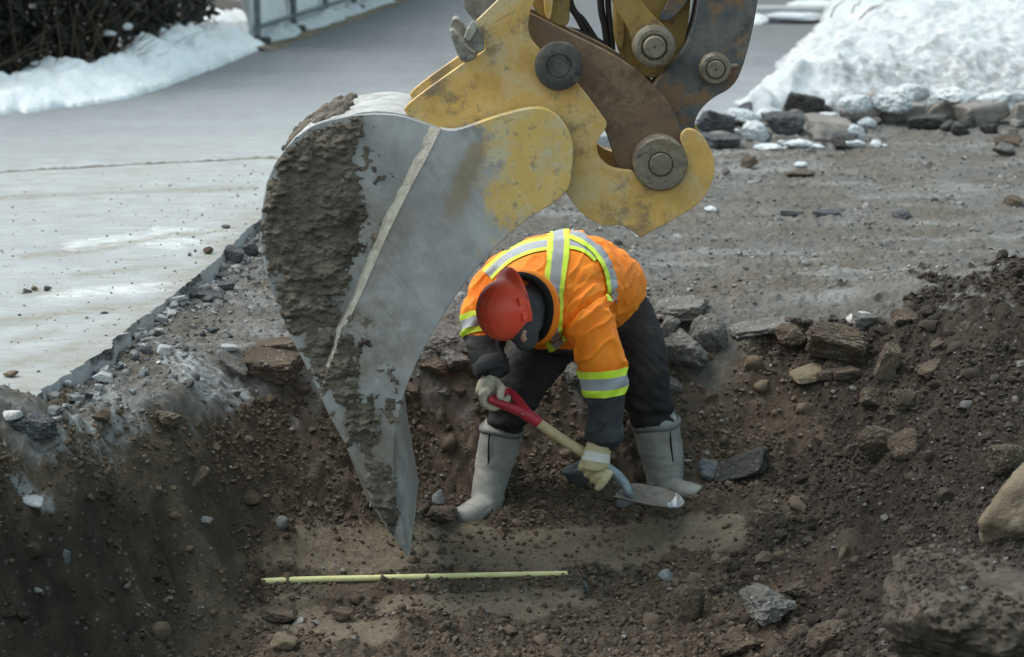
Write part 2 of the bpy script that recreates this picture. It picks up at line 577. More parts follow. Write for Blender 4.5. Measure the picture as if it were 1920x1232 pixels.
MAT = dict(
    earth=ground_mat(), road=road_mat(), cut=road_side_mat(), snow=snow_mat(), clean_snow=snow_mat('clean_snow', (.80, .845, .85), (.90, .92, .92)),
    slab=rock_mat("grey_gravel_slab", (.085, .08, .07), (.19, .182, .165), (.26, .26, .25), 9),
    clod=rock_mat("brown_clod", (.055, .042, .030), (.135, .105, .075), (.17, .155, .13), 9),
    tan=rock_mat("tan_stone", (.11, .085, .056), (.235, .19, .132), None, 7),
    blue=rock_mat("blue_grey_stone", (.055, .066, .07), (.14, .16, .165), None, 8, .6),
    grey=rock_mat("grey_stone", (.13, .135, .13), (.25, .255, .245), None, 8),
    pale=rock_mat("pale_stone", (.36, .36, .34), (.52, .52, .49), None, 8),
    asphalt=rock_mat("broken_asphalt", (.035, .037, .04), (.11, .115, .118), (.19, .19, .19), 12),
    concrete=rock_mat("concrete_rubble", (.25, .26, .26), (.38, .39, .385), None, 7),
    block=rock_mat("brown_stone_block", (.16, .145, .13), (.27, .25, .225), None, 4),
    wet=rock_mat("dark_wet_slab", (.018, .017, .015), (.06, .056, .05), (.10, .10, .095), 9, .55),
    boulder=rock_mat("muddy_boulder", (.040, .033, .025), (.105, .087, .065), None, 7),
    clods_shaded=scatter_mat("shaded_soil", (.022, .0175, .0135), (.066, .053, .041), (.13, .125, .115)),  # dark copy of the loose soil for the painted corner shade
    clods=scatter_mat("loose_soil", (.056, .0425, .030), (.138, .106, .075), (.19, .175, .155)),
    gravel=scatter_mat("loose_gravel", (.075, .072, .066), (.25, .245, .23), (.45, .46, .45)),
    rubble=scatter_mat("asphalt_crumbs", (.05, .053, .056), (.24, .25, .25), (.45, .46, .45)),
    hook=paint_mat("faded_yellow_paint", (.60, .375, .105), (.14, .12, .09), (.50, .44, .28), .485),
    hook_dark=paint_mat("grimy_yellow_paint", (.30, .19, .045), (.05, .045, .035), (.20, .16, .09), .50),
    link=paint_mat("rusty_link_paint", (.155, .098, .054), (.07, .055, .04), (.27, .20, .115), .55, (.085, .045, .018)),
    arm=paint_mat("dark_link_steel", (.085, .088, .088), (.03, .031, .032), (.19, .18, .15), .52, (.22, .12, .05), rthr=.505),
    pin=paint_mat("greasy_pin_steel", (.17, .145, .10), (.055, .052, .045), (.26, .225, .155), .52, (.13, .075, .03), rough=.45, fs=2.5),
    pin_dark=paint_mat("dark_pin_steel", (.055, .053, .048), (.025, .025, .024), (.15, .135, .10), .50, (.17, .12, .06), rough=.4, fs=2.5),
    lug=paint_mat("worn_grey_lug", (.16, .15, .125), (.04, .04, .038), (.36, .34, .29), .50, fs=2.5),
    bucket=bucket_mat(),
    shell=paint_mat("rubbed_shell_steel", (.36, .36, .335), (.16, .135, .10), (.50, .50, .475), .47, scratch=False),
    ridge=rock_mat("dusty_bevel", (.33, .31, .25), (.56, .545, .46), None, 26, .8, .8),
    mud=rock_mat("drying_mud", (.062, .052, .041), (.215, .184, .145), None, 9, .93, .9),
    hose=simple("black_hose", (.012, .012, .013), .5, 0, .3, 20, .2, 80),
    orange=cloth_mat("orange_shell_fabric", (.97, .215, .012), (1.0, .32, .022), .62, 700, .35, (.55, .16, .03)),
    black_cloth=cloth_mat("charcoal_shell_fabric", (.032, .034, .037), (.056, .06, .063), .7, 700, .4, (.11, .098, .08)),
    trousers=cloth_mat("black_work_cotton", (.018, .0165, .017), (.034, .031, .031), .85, 600, .5, (.075, .064, .052)),
    hood=cloth_mat("grey_knit", (.055, .058, .063), (.085, .09, .095), .9, 500, .3),
    black=cloth_mat("black_collar", (.008, .008, .009), (.014, .014, .015), .9, 500, .3),
    lime=cloth_mat("lime_tape", (.62, .86, .05), (.75, .95, .10), .55, 900, .12, (.45, .55, .08)),
    silver=cloth_mat("silver_tape", (.30, .32, .34), (.40, .42, .44), .38, 900, .15),
    rubber=cloth_mat("grey_boot_rubber", (.225, .225, .205), (.345, .335, .30), .5, 200, .15, (.17, .145, .105)),
    rubber_dark=cloth_mat("dark_boot_cuff", (.12, .125, .122), (.19, .195, .185), .6, 300, .2),
    sole=cloth_mat("tan_sole", (.24, .17, .09), (.36, .28, .17), .7, 200, .2, (.09, .07, .05)),
    glove=cloth_mat("leather_glove", (.48, .40, .22), (.62, .53, .33), .8, 500, .35, (.25, .2, .12)),
    glove_pale=cloth_mat("cream_glove", (.46, .42, .32), (.60, .55, .43), .8, 500, .35, (.25, .21, .15)),
    white=cloth_mat("white_cuff", (.58, .57, .52), (.72, .71, .66), .8, 500, .25, (.4, .36, .28)),
    skin=simple("skin", (.50, .30, .22), .5, 0, .1, 15, .1, 120),
    hat=None, red=None,
)
def hat_mat():
    m = M("red_hard_hat")
    c = m.mix(m.ramp(m.noise(5, 5), .3, .7), (.95, .085, .04), (1.0, .15, .075))
    c = m.mix(m.math('MULTIPLY', m.ramp(m.noise(9, 6, .7), .56, .74), .45), c, (.66, .25, .20))
    c = m.mix(m.math('MULTIPLY', m.ramp(m.noise(38, 5, .7), .69, .73), .6), c, (.55, .42, .38))
    return m.out(c, m.ramp(m.noise(12), .3, .7, .32, .55), 0, m.bump(m.noise(70, 3), .06, .002), .5)
MAT['hat'] = hat_mat()
def red_mat():
    m = M("chipped_red_enamel")
    c = m.mix(m.ramp(m.noise(14, 5), .3, .7), (.40, .018, .035), (.52, .035, .06))
    c = m.mix(m.ramp(m.noise(26, 5, .7), .62, .66), c, (.30, .27, .25))
    return m.out(c, .45, 0, m.bump(m.noise(90), .15, .002), .5)
MAT['red'] = red_mat()
def wood_mat():
    m = M("ash_wood")
    c = m.mix(m.ramp(m.noise(12, 5, .6, m.mapped((1, 1, 1))), .3, .7), (.50, .38, .20), (.64, .52, .31))
    c = m.mix(m.math('MULTIPLY', m.ramp(m.noise(40, 5, .7), .56, .7), .6), c, (.30, .21, .11))
    return m.out(c, .6, 0, m.bump(m.noise(80, 4), .2, .002), .4)
MAT['wood'] = wood_mat()
MAT['socket'] = simple("grey_blue_socket", (.20, .235, .25), .45, .3, .35, 30, .2, 80)
MAT['blade'] = paint_mat("soiled_shovel_steel", (.155, .13, .10), (.08, .065, .05), (.20, .19, .17), .55, rough=.5)
MAT['bright'] = simple("rubbed_steel_edge", (.42, .44, .45), .35, .6, .25, 30, .15, 90)
def pipe_mat():
    m = M("yellow_pipe_plastic")
    c = m.mix(m.ramp(m.noise(20, 4), .3, .7), (.56, .545, .23), (.68, .65, .34))
    c = m.mix(m.ramp(m.noise(34, 6, .75), .64, .69), c, (.13, .10, .07))
    return m.out(c, .5, 0, m.bump(m.noise(34, 6, .75), .3, .004), .4)
MAT['pipe'] = pipe_mat()

# ------------------------------------------------------------------ road slab outline (plan view, road surface is z = 0)
edge_px = [(47, 757), (120, 705), (198, 655), (250, 607), (300, 572), (352, 530), (400, 492), (440, 455), (476, 420), (560, 370), (700, 330), (900, 290), (1080, 262), (1200, 248), (1330, 232)]
_e = [on_plane(*p).to_2d() for p in edge_px]
_es = [tuple(p) for p in spline([tuple(p) for p in _e], 14)]
_er = random.Random(5)
edge = []
for k, p in enumerate(_es):
    j = 0.004 + 0.012 * (math.sin(k * 0.9) > 0.75) + (0.014 if 31 < k < 37 else 0)
    edge.append((p[0] + _er.uniform(-1, 1) * j, p[1] + _er.uniform(-1, 1) * j))
road_poly = [(-30, 6.66), (-6, 6.70), (-2.4, 6.74)] + edge + [(1.75, 15.2), (2.4, 17.6), (4.2, 21.6), (10, 23.0), (40, 24), (40, 90), (-60, 90), (-60, 6.6)]

# ------------------------------------------------------------------ terrain: heights read at pixel / distance pairs
ctrl = [
 (1000,560,8.70),(1000,620,8.52),(1000,690,8.36),(1000,740,8.27),(1000,800,8.20),(1000,880,8.06),(1000,930,7.9),(1000,985,7.68),(1000,1030,7.5),(1000,1085,7.25),(1000,1150,6.98),(1000,1232,6.62),
 (800,600,8.5),(800,690,8.2),(800,750,8.12),(800,800,8.05),(800,880,7.9),(800,950,7.74),(800,1010,7.5),(800,1085,7.22),(800,1160,6.95),(800,1232,6.6),
 (620,560,8.5),(620,620,8.2),(620,690,8.02),(620,750,7.9),(620,800,7.76),(620,880,7.62),(620,950,7.52),(620,1010,7.36),(620,1085,7.2),(620,1160,6.9),(620,1232,6.55),
 (470,640,7.84),(470,720,7.7),(470,800,7.5),(470,880,7.36),(470,960,7.26),(470,1040,7.16),(470,1090,7.1),(470,1160,6.9),(470,1232,6.6),
 (350,690,7.42),(350,760,7.24),(350,840,7.07),(350,900,6.97),(350,960,6.92),(350,1050,6.84),(350,1150,6.76),(350,1232,6.68),
 (150,745,6.90),(150,830,6.70),(150,900,6.56),(150,960,6.48),(150,1050,6.42),(150,1150,6.36),(150,1232,6.31),
 (0,790,6.52),(0,850,6.42),(0,950,6.29),(0,1050,6.22),(0,1232,6.12),
 (1250,560,8.70),(1250,620,8.52),(1250,690,8.38),(1250,780,8.26),(1250,870,8.08),(1250,930,7.86),(1250,1000,7.56),(1250,1080,7.25),(1250,1160,6.92),(1250,1232,6.6),
 (1400,560,8.68),(1400,620,8.48),(1400,690,8.32),(1400,780,8.2),(1400,860,8.02),(1400,920,7.76),(1400,1000,7.38),(1400,1100,6.98),(1400,1160,6.72),(1400,1232,6.46),
 (1560,560,8.62),(1560,640,8.36),(1560,740,8.12),(1560,850,7.86),(1560,920,7.62),(1560,1000,7.24),(1560,1100,6.78),(1560,1232,6.2),
 (1750,520,8.72),(1750,600,8.3),(1750,700,7.95),(1750,800,7.62),(1750,900,7.26),(1750,1000,6.76),(1750,1080,6.35),(1750,1232,5.75),
 (1900,500,8.62),(1900,600,8.12),(1900,720,7.72),(1900,850,7.12),(1900,950,6.6),(1900,1100,6.0),(1900,1232,5.5),
 (2080,480,8.6),(2080,620,8.0),(2080,760,7.5),(2080,900,6.8),(2080,1100,6.0),(-160,800,6.4),(-160,950,6.15),(-160,1100,6.05),
]
cp = [tuple(W(*c)) for c in ctrl]
for X in (-1.0, 0, 1, 2, 3, 4.2):
    for Y in (9.3, 10.2, 11.5):
        cp.append((X, Y, -0.06))
for X in (-4, -3, -2.2):
    for Y in (7.2, 8.5, 10):
        cp.append((X, Y, -0.10))
for X in (-4, -3): cp += [(X, 6.1, -.35), (X, 5.2, -.3)]
for X in (3.2, 4.2): cp += [(X, 8, .1), (X, 6.5, 0), (X, 5, -.1)]
for X in (-2, -1, 0, 1, 2): cp += [(X, 5.0, -.45), (X, 4.2, -.2)]
cp = np.array(cp)
def _U(r2): return r2 * np.log(np.maximum(r2, 1e-12)) * 0.5
_n = len(cp)
_K = _U(((cp[:, None, :2] - cp[None, :, :2]) ** 2).sum(-1)) + np.eye(_n) * 0.004
_Pm = np.c_[np.ones(_n), cp[:, :2]]
_A = np.block([[_K, _Pm], [_Pm.T, np.zeros((3, 3))]])
_w = np.linalg.solve(_A, np.r_[cp[:, 2], 0, 0, 0])

def H0(x, y):
    """the dug shape of the ground without its roughness"""
    x, y = np.broadcast_arrays(np.asarray(x, float), np.asarray(y, float))
    s = x.shape
    xf, yf = np.clip(x.ravel(), -4.2, 4.4), np.clip(y.ravel(), 4.0, 12)
    z = np.empty(xf.size)
    for a in range(0, xf.size, 20000):
        b = slice(a, a + 20000)
        r2 = (xf[b, None] - cp[None, :, 0]) ** 2 + (yf[b, None] - cp[None, :, 1]) ** 2
        z[b] = _U(r2) @ _w[:_n] + _w[_n] + _w[_n + 1] * xf[b] + _w[_n + 2] * yf[b]
    z = z.reshape(s)
    z = np.clip(z, -1.05, .35)
    cap = -.075 + .5 * np.maximum(0, x - .9)            # the graded level left of the right-hand slope
    z = np.where(z > cap - .04, cap - .04 + .04 * (1 - np.exp(-np.maximum(z - cap + .04, 0) / .04)), z) * (y > 6.75) + z * (y <= 6.75)
    z = z + (-0.06 - z) * sstep(8.9, 9.7, y)
    z = z + (-0.02 - z) * sstep(4.6, 3.4, y)
    return z

soil_curve = np.array([(-400, 850), (0, 830), (250, 800), (400, 765), (560, 740), (700, 745), (1000, 730), (1200, 695), (1300, 690), (1420, 640), (1560, 600), (1700, 560), (1920, 505), (2400, 480)], float)
smears = [(720, 1015, 230, 44), (1150, 1030, 170, 50), (960, 1030, 230, 42), (540, 1040, 110, 34), (1330, 1010, 90, 40), (900, 1130, 200, 24), (640, 1180, 110, 26), (530, 1150, 70, 22)]
grooves = [((165, 945), (250, 1160), 15), ((232, 1000), (330, 1215), 15), ((300, 945), (345, 1110), 12), ((362, 915), (440, 1060), 17), ((100, 1060), (160, 1200), 12), ((395, 900), (452, 1000), 12), ((20, 1000), (80, 1150), 13)]
pales = [((330, 690), (440, 745), 30, 1.0), ((190, 760), (260, 800), 34, .55), ((80, 830), (205, 850), 30, .45), ((30, 905), (85, 945), 18, .7), ((140, 800), (225, 835), 24, .55)]

def ground_fields(x, y):
    z = H0(x, y)
    px, py = proj(np.stack([x, y, z], -1))
    p3 = np.stack([x, y, 0 * x], -1)
    near = (y < 10.5) & (np.abs(x) < 3.5)
    yc = np.interp(px, soil_curve[:, 0], soil_curve[:, 1])
    wob = fbm(p3 * 3.1, 4)
    wob2 = fbm(p3 * 13 + 60, 4)
    soil = sstep(-20, 20, py - yc + wob * 120 + wob2 * 55) * near
    smooth = np.zeros_like(x)
    for cx, cy, rx, ry in smears:
        d = np.hypot((px - cx) / rx, (py - cy) / ry) + wob * .8
        smooth = np.maximum(smooth, sstep(1.12, .80, d))
    smooth *= near
    groove = np.zeros_like(x)
    for a, b, wd in grooves:
        d = seg_dist(px, py, [a, b]) + wob * 6
        t = sstep(wd * 1.5, wd * .5, d)
        groove = np.maximum(groove, t)
    groove *= near
    pale = np.zeros_like(x)
    for a, b, wd, k in pales:
        d = seg_dist(px, py, [a, b]) + wob * 26
        # thin streaks along the scrape
        ux, uy = b[0] - a[0], b[1] - a[1]
        L = math.hypot(ux, uy)
        s = (px * uy - py * ux) / L
        st = fbm(np.stack([s / 5.0, (px * ux + py * uy) / L / 60, 0 * s], -1), 3)
        st2 = fbm(np.stack([px / 26, py / 20, 0 * s + 7], -1), 4)
        pale = np.maximum(pale, k * sstep(wd * 1.15, wd * .6, d) * sstep(-.32, .22, st + st2 * (1.2 if k < 1 else .25)))
    pale *= near
    smooth = np.maximum(smooth, .62 * sstep(470, 400, px + 60 * wob) * sstep(900, 960, py + 60 * wob) * near)
    return z, px, py, soil, smooth, groove, pale, wob

def corner_shade_field(px, py, wob):
    return np.maximum(sstep(1380, 1560, px + 260 * wob), sstep(420, 220, px + 160 * wob) * sstep(880, 1000, py + 120 * wob))  # painted shade: strong on the right and in the lower left of the view

def roughness(x, y, z, soil, smooth, groove, wob, pale=0):
    p3 = np.stack([x, y, z * 1.0], -1)
    steep = sstep(-.07, -.16, z)
    amp = np.maximum(np.maximum(0.22 + .78 * soil, .62 * steep), .7 * (y < 6.95)) * (1 - .72 * smooth) * (1 - .7 * groove)
    big = fbm(p3 * 4.2 + 3, 4)
    mid = fbm(p3 * 14 + 9, 4)
    c1, r1 = cells(np.stack([x, y], -1) * 17 + wob[..., None] * .5, 3)
    c2, r2 = cells(np.stack([x, y], -1) * 42 + 5, 21)
    lump1 = np.clip(.48 - c1, 0, 1) * (r1 > .60) * r1
    lump2 = np.clip(.46 - c2, 0, 1) * (r2 > .45) * r2
    rid = 1 - np.abs(fbm(p3 * 6.5 + 31, 3)) * 2.2
    h = amp * (.036 * big + .024 * mid + .060 * lump1 + .028 * lump2 + .008 * fbm(p3 * 48, 3) - .020 * np.clip(rid - .72, 0, 1) * 2)
    h += (1 - soil) * (.010 * fbm(np.stack([x * 1.6 + y * .5, y * 3.6 - x * .3, 0 * x + 2], -1), 5) + .006 * fbm(p3 * 30, 3))
    h += .006 * big + (1 - soil) * (.024 * lump2 * (r2 > .6) + .010 * mid + .018 * lump1 * (r1 > .8))
    return h - .050 * groove

PIPE = [W(*p) for p in spline([(474,1092,7.13),(560,1087,7.165),(700,1084,7.195),(850,1080,7.21),(980,1077,7.22),(1086,1075,7.225)], 10)]

def make_ground():
    def graded(a, b, step, outs, grow=1.09, cap=2.5):
        core = list(np.arange(a, b, step))
        lo, hi = [], []
        s, v = step, a
        while v > outs[0]:
            s = min(s * grow, cap); v -= s; lo.append(v)
        s, v = step, core[-1]
        while v < outs[1]:
            s = min(s * grow, cap); v += s; hi.append(v)
        return np.array(lo[::-1] + core + hi)
    xs = graded(-1.95, 2.15, .0085, (-60, 60), 1.06, 3)
    ys = np.concatenate([graded(5.35, 9.0, .0085, (-8, 9.0), 1.08, 1.0)[:-1], np.arange(9.0, 14.5, .022)])
    s, v, ext = .022, 14.5, []
    while v < 90:
        s = min(s * 1.08, 3); ext.append(v); v += s
    ys = np.concatenate([ys, ext])
    X, Y = np.meshgrid(xs, ys)
    z, px, py, soil, smooth, groove, pale, wob = ground_fields(X, Y)
    z = z + roughness(X, Y, z, soil, smooth, groove, wob) * ((Y < 15) & (Y > 4))
    sd = sdist(X, Y, road_poly)
    k = sstep(.01, -.03, sd)
    z = z + (np.minimum(z, -.13) - z) * k
    # crumbs banked against the foot of the cut edge
    nearcut = np.exp(-(np.maximum(sd, 0) / .22) ** 2) * (sd > 0) * (Y > 6.8)
    z = z + nearcut * (.018 + .05 * wob)
    # slot the pipe lies in
    xp = np.array([p.x for p in PIPE]); yp = np.interp(X, xp, [p.y for p in PIPE]); zp = np.interp(X, xp, [p.z for p in PIPE])
    dp = np.abs(Y - yp)
    inx = (X > xp[0] - .02) & (X < xp[-1] + .02) & (dp < .30)
    wv = fbm(np.stack([X * 14, Y * 14, 0 * X + 3], -1), 3)
    z = np.where(inx, np.minimum(z, zp + .001 + .011 * wv + np.maximum(dp - .035, 0) * 2.4 + 3.0 * np.maximum(xp[0] + .03 - X, 0)), z)
    z = np.where(inx & (dp < .10), np.maximum(z, zp - .012 + .012 * wv - np.maximum(dp - .04, 0) * .5), z)
    me = mesh_np("ground", np.stack([X, Y, z], -1).reshape(-1, 3), grid_faces(len(ys), len(xs)))
    attr(me, "soil", soil); attr(me, "pale", pale); attr(me, "streak", groove); attr(me, "smear", np.where(smooth > .63, smooth, smooth * .25))
    attr(me, "corner_shade", corner_shade_field(px, py, wob))
    o = link("ground", me, MAT['earth'], smooth=True)
    tag(o, kind="structure")
    return xs, ys, z
GX, GY, GZ = make_ground()

def H(x, y):
    """height of the finished ground"""
    i = int(np.clip(np.searchsorted(GX, x) - 1, 0, len(GX) - 2))
    j = int(np.clip(np.searchsorted(GY, y) - 1, 0, len(GY) - 2))
    fx = (x - GX[i]) / (GX[i + 1] - GX[i]); fy = (y - GY[j]) / (GY[j + 1] - GY[j])
    return float((GZ[j, i] * (1 - fx) + GZ[j, i + 1] * fx) * (1 - fy) + (GZ[j + 1, i] * (1 - fx) + GZ[j + 1, i + 1] * fx) * fy)

def Hv(x, y):
    i = np.clip(np.searchsorted(GX, x) - 1, 0, len(GX) - 2)
    j = np.clip(np.searchsorted(GY, y) - 1, 0, len(GY) - 2)
    fx = (x - GX[i]) / (GX[i + 1] - GX[i]); fy = (y - GY[j]) / (GY[j + 1] - GY[j])
    return (GZ[j, i] * (1 - fx) + GZ[j, i + 1] * fx) * (1 - fy) + (GZ[j + 1, i] * (1 - fx) + GZ[j + 1, i + 1] * fx) * fy

def on_ground(px, py, road=False):
    """point where the sight line of a pixel meets the ground"""
    if road: return on_plane(px, py, 0)
    Ys = np.linspace(5.0, 30, 5000)
    p = Pn(px, py, Ys)
    below = p[:, 2] <= Hv(p[:, 0], p[:, 1])
    k = int(np.argmax(below)) if below.any() else len(Ys) - 1
    return Vector(p[k].tolist())

# ------------------------------------------------------------------ road
def make_road():
    # surface: triangles over the outline with a graded set of inner points for the colour fields to live on
    def lattice(x0, x1, y0, y1, st):
        X, Y = np.meshgrid(np.arange(x0, x1, st), np.arange(y0, y1, st))
        return np.stack([X.ravel(), Y.ravel()], -1)
    L = np.concatenate([lattice(-3.6, 1.5, 6.7, 12, .035), lattice(-5, 4.5, 12.02, 24, .16), lattice(-30, -5, 7, 24, 1.0), lattice(-50, 38, 25, 88, 4.0)])
    sdl = sdist(L[:, 0], L[:, 1], road_poly)
    L = L[sdl < -.02]
    n = len(road_poly)
    vs = [Vector(p) for p in road_poly] + [Vector(p) for p in L.tolist()]
    r = delaunay_2d_cdt(vs, [], [list(range(n))], 1, 1e-5)
    F = [f if (r[0][f[1]] - r[0][f[0]]).cross(r[0][f[2]] - r[0][f[0]]) > 0 else f[::-1] for f in r[2]]
    me = mesh_py("road", [(v.x, v.y, 0) for v in r[0]], F)
    co = get_co(me)
    px, py = proj(co)
    nz = fbm(np.stack([co[:, 0], co[:, 1] * .6, 0 * px], -1) * 1.1, 4)
    crack_y = np.interp(px, [-400, 0, 250, 500, 800], [330, 323, 309, 297, 288])
    dust = sstep(-75, 15, py - crack_y + nz * 22) * sstep(1250, 700, px)
    st = np.zeros(len(co))
    for pl, wd in (([(85, 553), (200, 545), (320, 537)], 11), ([(130, 462), (230, 450), (340, 462)], 9), ([(230, 446), (300, 440), (400, 462)], 6), ([(290, 430), (440, 436)], 5)):
        d = seg_dist(px, py, pl)
        st = np.maximum(st, sstep(wd * 1.25, wd * .6, d + nz * 5))
    tar = np.zeros(len(co))
    for pl, wd in (([(40, 482), (130, 474), (250, 455), (330, 441), (440, 430)], 5), ([(140, 516), (250, 504), (345, 497)], 5), ([(0, 606), (120, 588), (260, 574)], 9), ([(0, 690), (90, 668), (170, 645)], 14), ([(40, 548), (130, 545)], 6), ([(0, 372), (200, 362), (480, 352)], 4), ([(20, 640), (110, 622)], 8)):
        tar = np.maximum(tar, sstep(wd * 1.6, wd * .3, seg_dist(px, py, pl) + nz * 7))
    sdr = -sdist(co[:, 0], co[:, 1], road_poly)
    tar = np.maximum(tar, sstep(.16, .02, sdr + .12 * fbm(np.c_[co[:, :2] * 5, 0 * px], 4)) * (co[:, 1] < 11.5) * .9)
    attr(me, "darker", sstep(235, 40, py + nz * 40))  # asphalt grows darker towards the far end
    attr(me, "dust", dust); attr(me, "stripe", st); attr(me, "tar", tar)
    o = link("road", me, MAT['road'])
    tag(o, kind="structure")
    # the sawn and broken face of the slab: ragged upright strip, set into the ground
    V, F = [], []
    pts = [(-30, 6.66), (-6, 6.70), (-2.4, 6.74)] + edge
    for k, (x, y) in enumerate(pts):
        V += [(x, y, 0), (x + .004, y - .004, -.035), (x + .012, y - .008, -.13)]
        if k:
            a = 3 * (k - 1); b = 3 * k
            F += [(a, a + 1, b + 1, b), (a + 1, a + 2, b + 2, b + 1)]
    e = link("road_edge", mesh_py("road_edge", V, F), MAT['cut'])
    tag(e, kind="structure")
    # seam between the two lifts of asphalt: a thin raised ragged lip
    s = [on_plane(x, float(np.interp(x, [-400, 0, 250, 500, 800], [330, 323, 309, 297, 288])), 0) for x in np.arange(-150, 640, 2.5)]
    V, F = [], []
    n_ = perlin(np.array([[p.x * 9, p.y * 2, 1.5] for p in s]))
    n2 = perlin(np.array([[p.x * 26, p.y * 2, 5.5] for p in s]))
    for k, p in enumerate(s):
        w_ = .014 + .012 * n_[k] + .010 * n2[k]
        h_ = max(.003, .005 + .012 * n2[k])
        yy = p.y + .03 * n_[k]
        V += [(p.x, yy - w_, .002), (p.x, yy - w_ * .3, h_), (p.x, yy + w_, h_ * .8), (p.x, yy + w_ * 1.6, .002)]
        if k:
            a, b = 4 * (k - 1), 4 * k
            F += [(a + q, b + q, b + q + 1, a + q + 1) for q in range(3)]
    j = link("road_seam", mesh_py("road_seam", V, F), simple("seam_dirt", (.20, .19, .155), .95, 0, .4, 30, .5, 60))
    tag(j, kind="structure")
make_road()

# ------------------------------------------------------------------ snow
def make_left_bank():
    bot = [(-420, 275), (-150, 238), (0, 217), (120, 203), (240, 186), (330, 156), (410, 126), (470, 100), (500, 92)]
    top = [(-420, 215), (-150, 180), (0, 147), (100, 124), (190, 106), (260, 76), (325, 47), (385, 36), (440, 24), (478, 40)]
    B = [on_plane(x, y, 0) for x, y in spline(bot, 30)]
    m = len(B)
    T = [p for p in spline(top, 27)][:m]
    while len(T) < m: T.append(T[-1])
    rows = []
    ts = np.concatenate([np.linspace(0, .12, 8)[:-1], np.linspace(.12, 1, 26)])
    B = np.array([tuple(b) for b in B])
    tt = np.linspace(0, len(T) - 1, m)
    Tp = np.array(T)
    Tx = np.interp(tt, range(len(T)), Tp[:, 0]); Ty = np.interp(tt, range(len(T)), Tp[:, 1])
    top3 = Pn(Tx, Ty, B[:, 1] + 1.15)
    for t in ts:
        p = B + (top3 - B) * t
        prof = t ** .55
        p[:, 2] = top3[:, 2] * prof
        rows.append(p)
    for t in (.12, .3, .6, 1.0, 1.6):
        p = top3.copy(); p[:, 1] += t * .9; p[:, 0] -= t * .25; p[:, 2] = top3[:, 2] * (1 - .3 * t)
        rows.append(p)
    G = np.stack(rows)
    n1 = fbm(G * np.array([2.0, 2.0, 2.0]), 4); n2 = fbm(G * 7 + 5, 4)
    fade = np.concatenate([np.clip(ts * 6, .15, 1), np.ones(5)])[:, None]
    G[..., 2] += fade * (.10 * n1 + .045 * n2)
    edge_n = fbm(np.stack([B[:, 0] * 5, B[:, 1] * 2, 0 * B[:, 0]], -1), 4)
    k = np.clip(1 - np.arange(len(G)) / 9, 0, 1)[:, None]
    G[..., 1] += k * (.28 * edge_n)[None, :]
    G[0, :, 2] = -.03
    me = mesh_np("snow_bank", G.reshape(-1, 3), grid_faces(G.shape[0], m))
    attr(me, "dirt", np.repeat(np.clip(.35 - ts if False else np.concatenate([.32 - ts * 2.2, np.zeros(5)]), 0, 1), m))
    o = link("snow_bank", me, MAT['clean_snow'], smooth=True)
    tag(o, "white ploughed snow bank along the left side of the road before the dark hedge", "snow bank")
make_left_bank()

lb = [(1.50, 14.55), (1.60, 14.9), (2.05, 16.5), (3.0, 20.4), (3.3, 22.0), (6.0, 34)]
def bank_h(X, Y):
    d1 = np.full(X.shape, 1e9)
    poly = lb + [(30, 34), (30, 14.9), (6.0, 14.9), (3.6, 15.0), (2.4, 14.85)]
    sd = -sdist(X, Y, poly)
    p3 = np.stack([X, Y, 0 * X], -1)
    n1, n2, n3 = fbm(p3 * .9, 4), fbm(p3 * 3.2 + 5, 5), fbm(p3 * 11 + 3, 3)
    sd = sd + n2 * .12 + .05 * n3
    z = .40 * (1 - np.exp(-np.maximum(sd, 0) / .55)) + .032 * np.maximum(Y - 14.5, 0) + .05 * np.maximum(X - 3, 0)
    z = z + (.07 * n1 + .085 * n2 + .022 * n3) * np.clip(sd * 3, 0, 1)
    return np.where(sd > 0, z - .03, np.maximum(-.2, sd * .8 - .03)), sd, n2
def make_right_bank():
    xs = np.concatenate([np.arange(1.1, 5.6, .024), np.linspace(5.6, 26, 60)])
    ys = np.concatenate([np.arange(13.3, 17.5, .026), np.arange(17.5, 23, .06), np.linspace(23, 33, 40)])
    X, Y = np.meshgrid(xs, ys)
    z, sd, n2 = bank_h(X, Y)
    me = mesh_np("snow_bank", np.stack([X, Y, z], -1).reshape(-1, 3), grid_faces(len(ys), len(xs)))
    px, py = proj(np.stack([X, Y, z], -1))
    dirt = sstep(60, 150, py + n2 * 60) * sstep(1420, 1760, px + n2 * 120) * .9 + sstep(.12, .0, sd) * .4 + .20 + .42 * sstep(1440, 1760, px + n2 * 200)  # dirt along front and rim; greying towards the right is painted shade
    attr(me, "dirt", dirt)
    o = link("snow_bank", me, MAT['snow'], smooth=True)
    tag(o, "large dirty snow heap rising behind the row of broken stone blocks on the right", "snow heap")
make_right_bank()

# ------------------------------------------------------------------ excavator: bucket, link arms and pins
exc = empty("excavator", W(900, 1040, 7.3), "yellow excavator arm with a mud caked grey bucket hanging over the pit", "excavator")

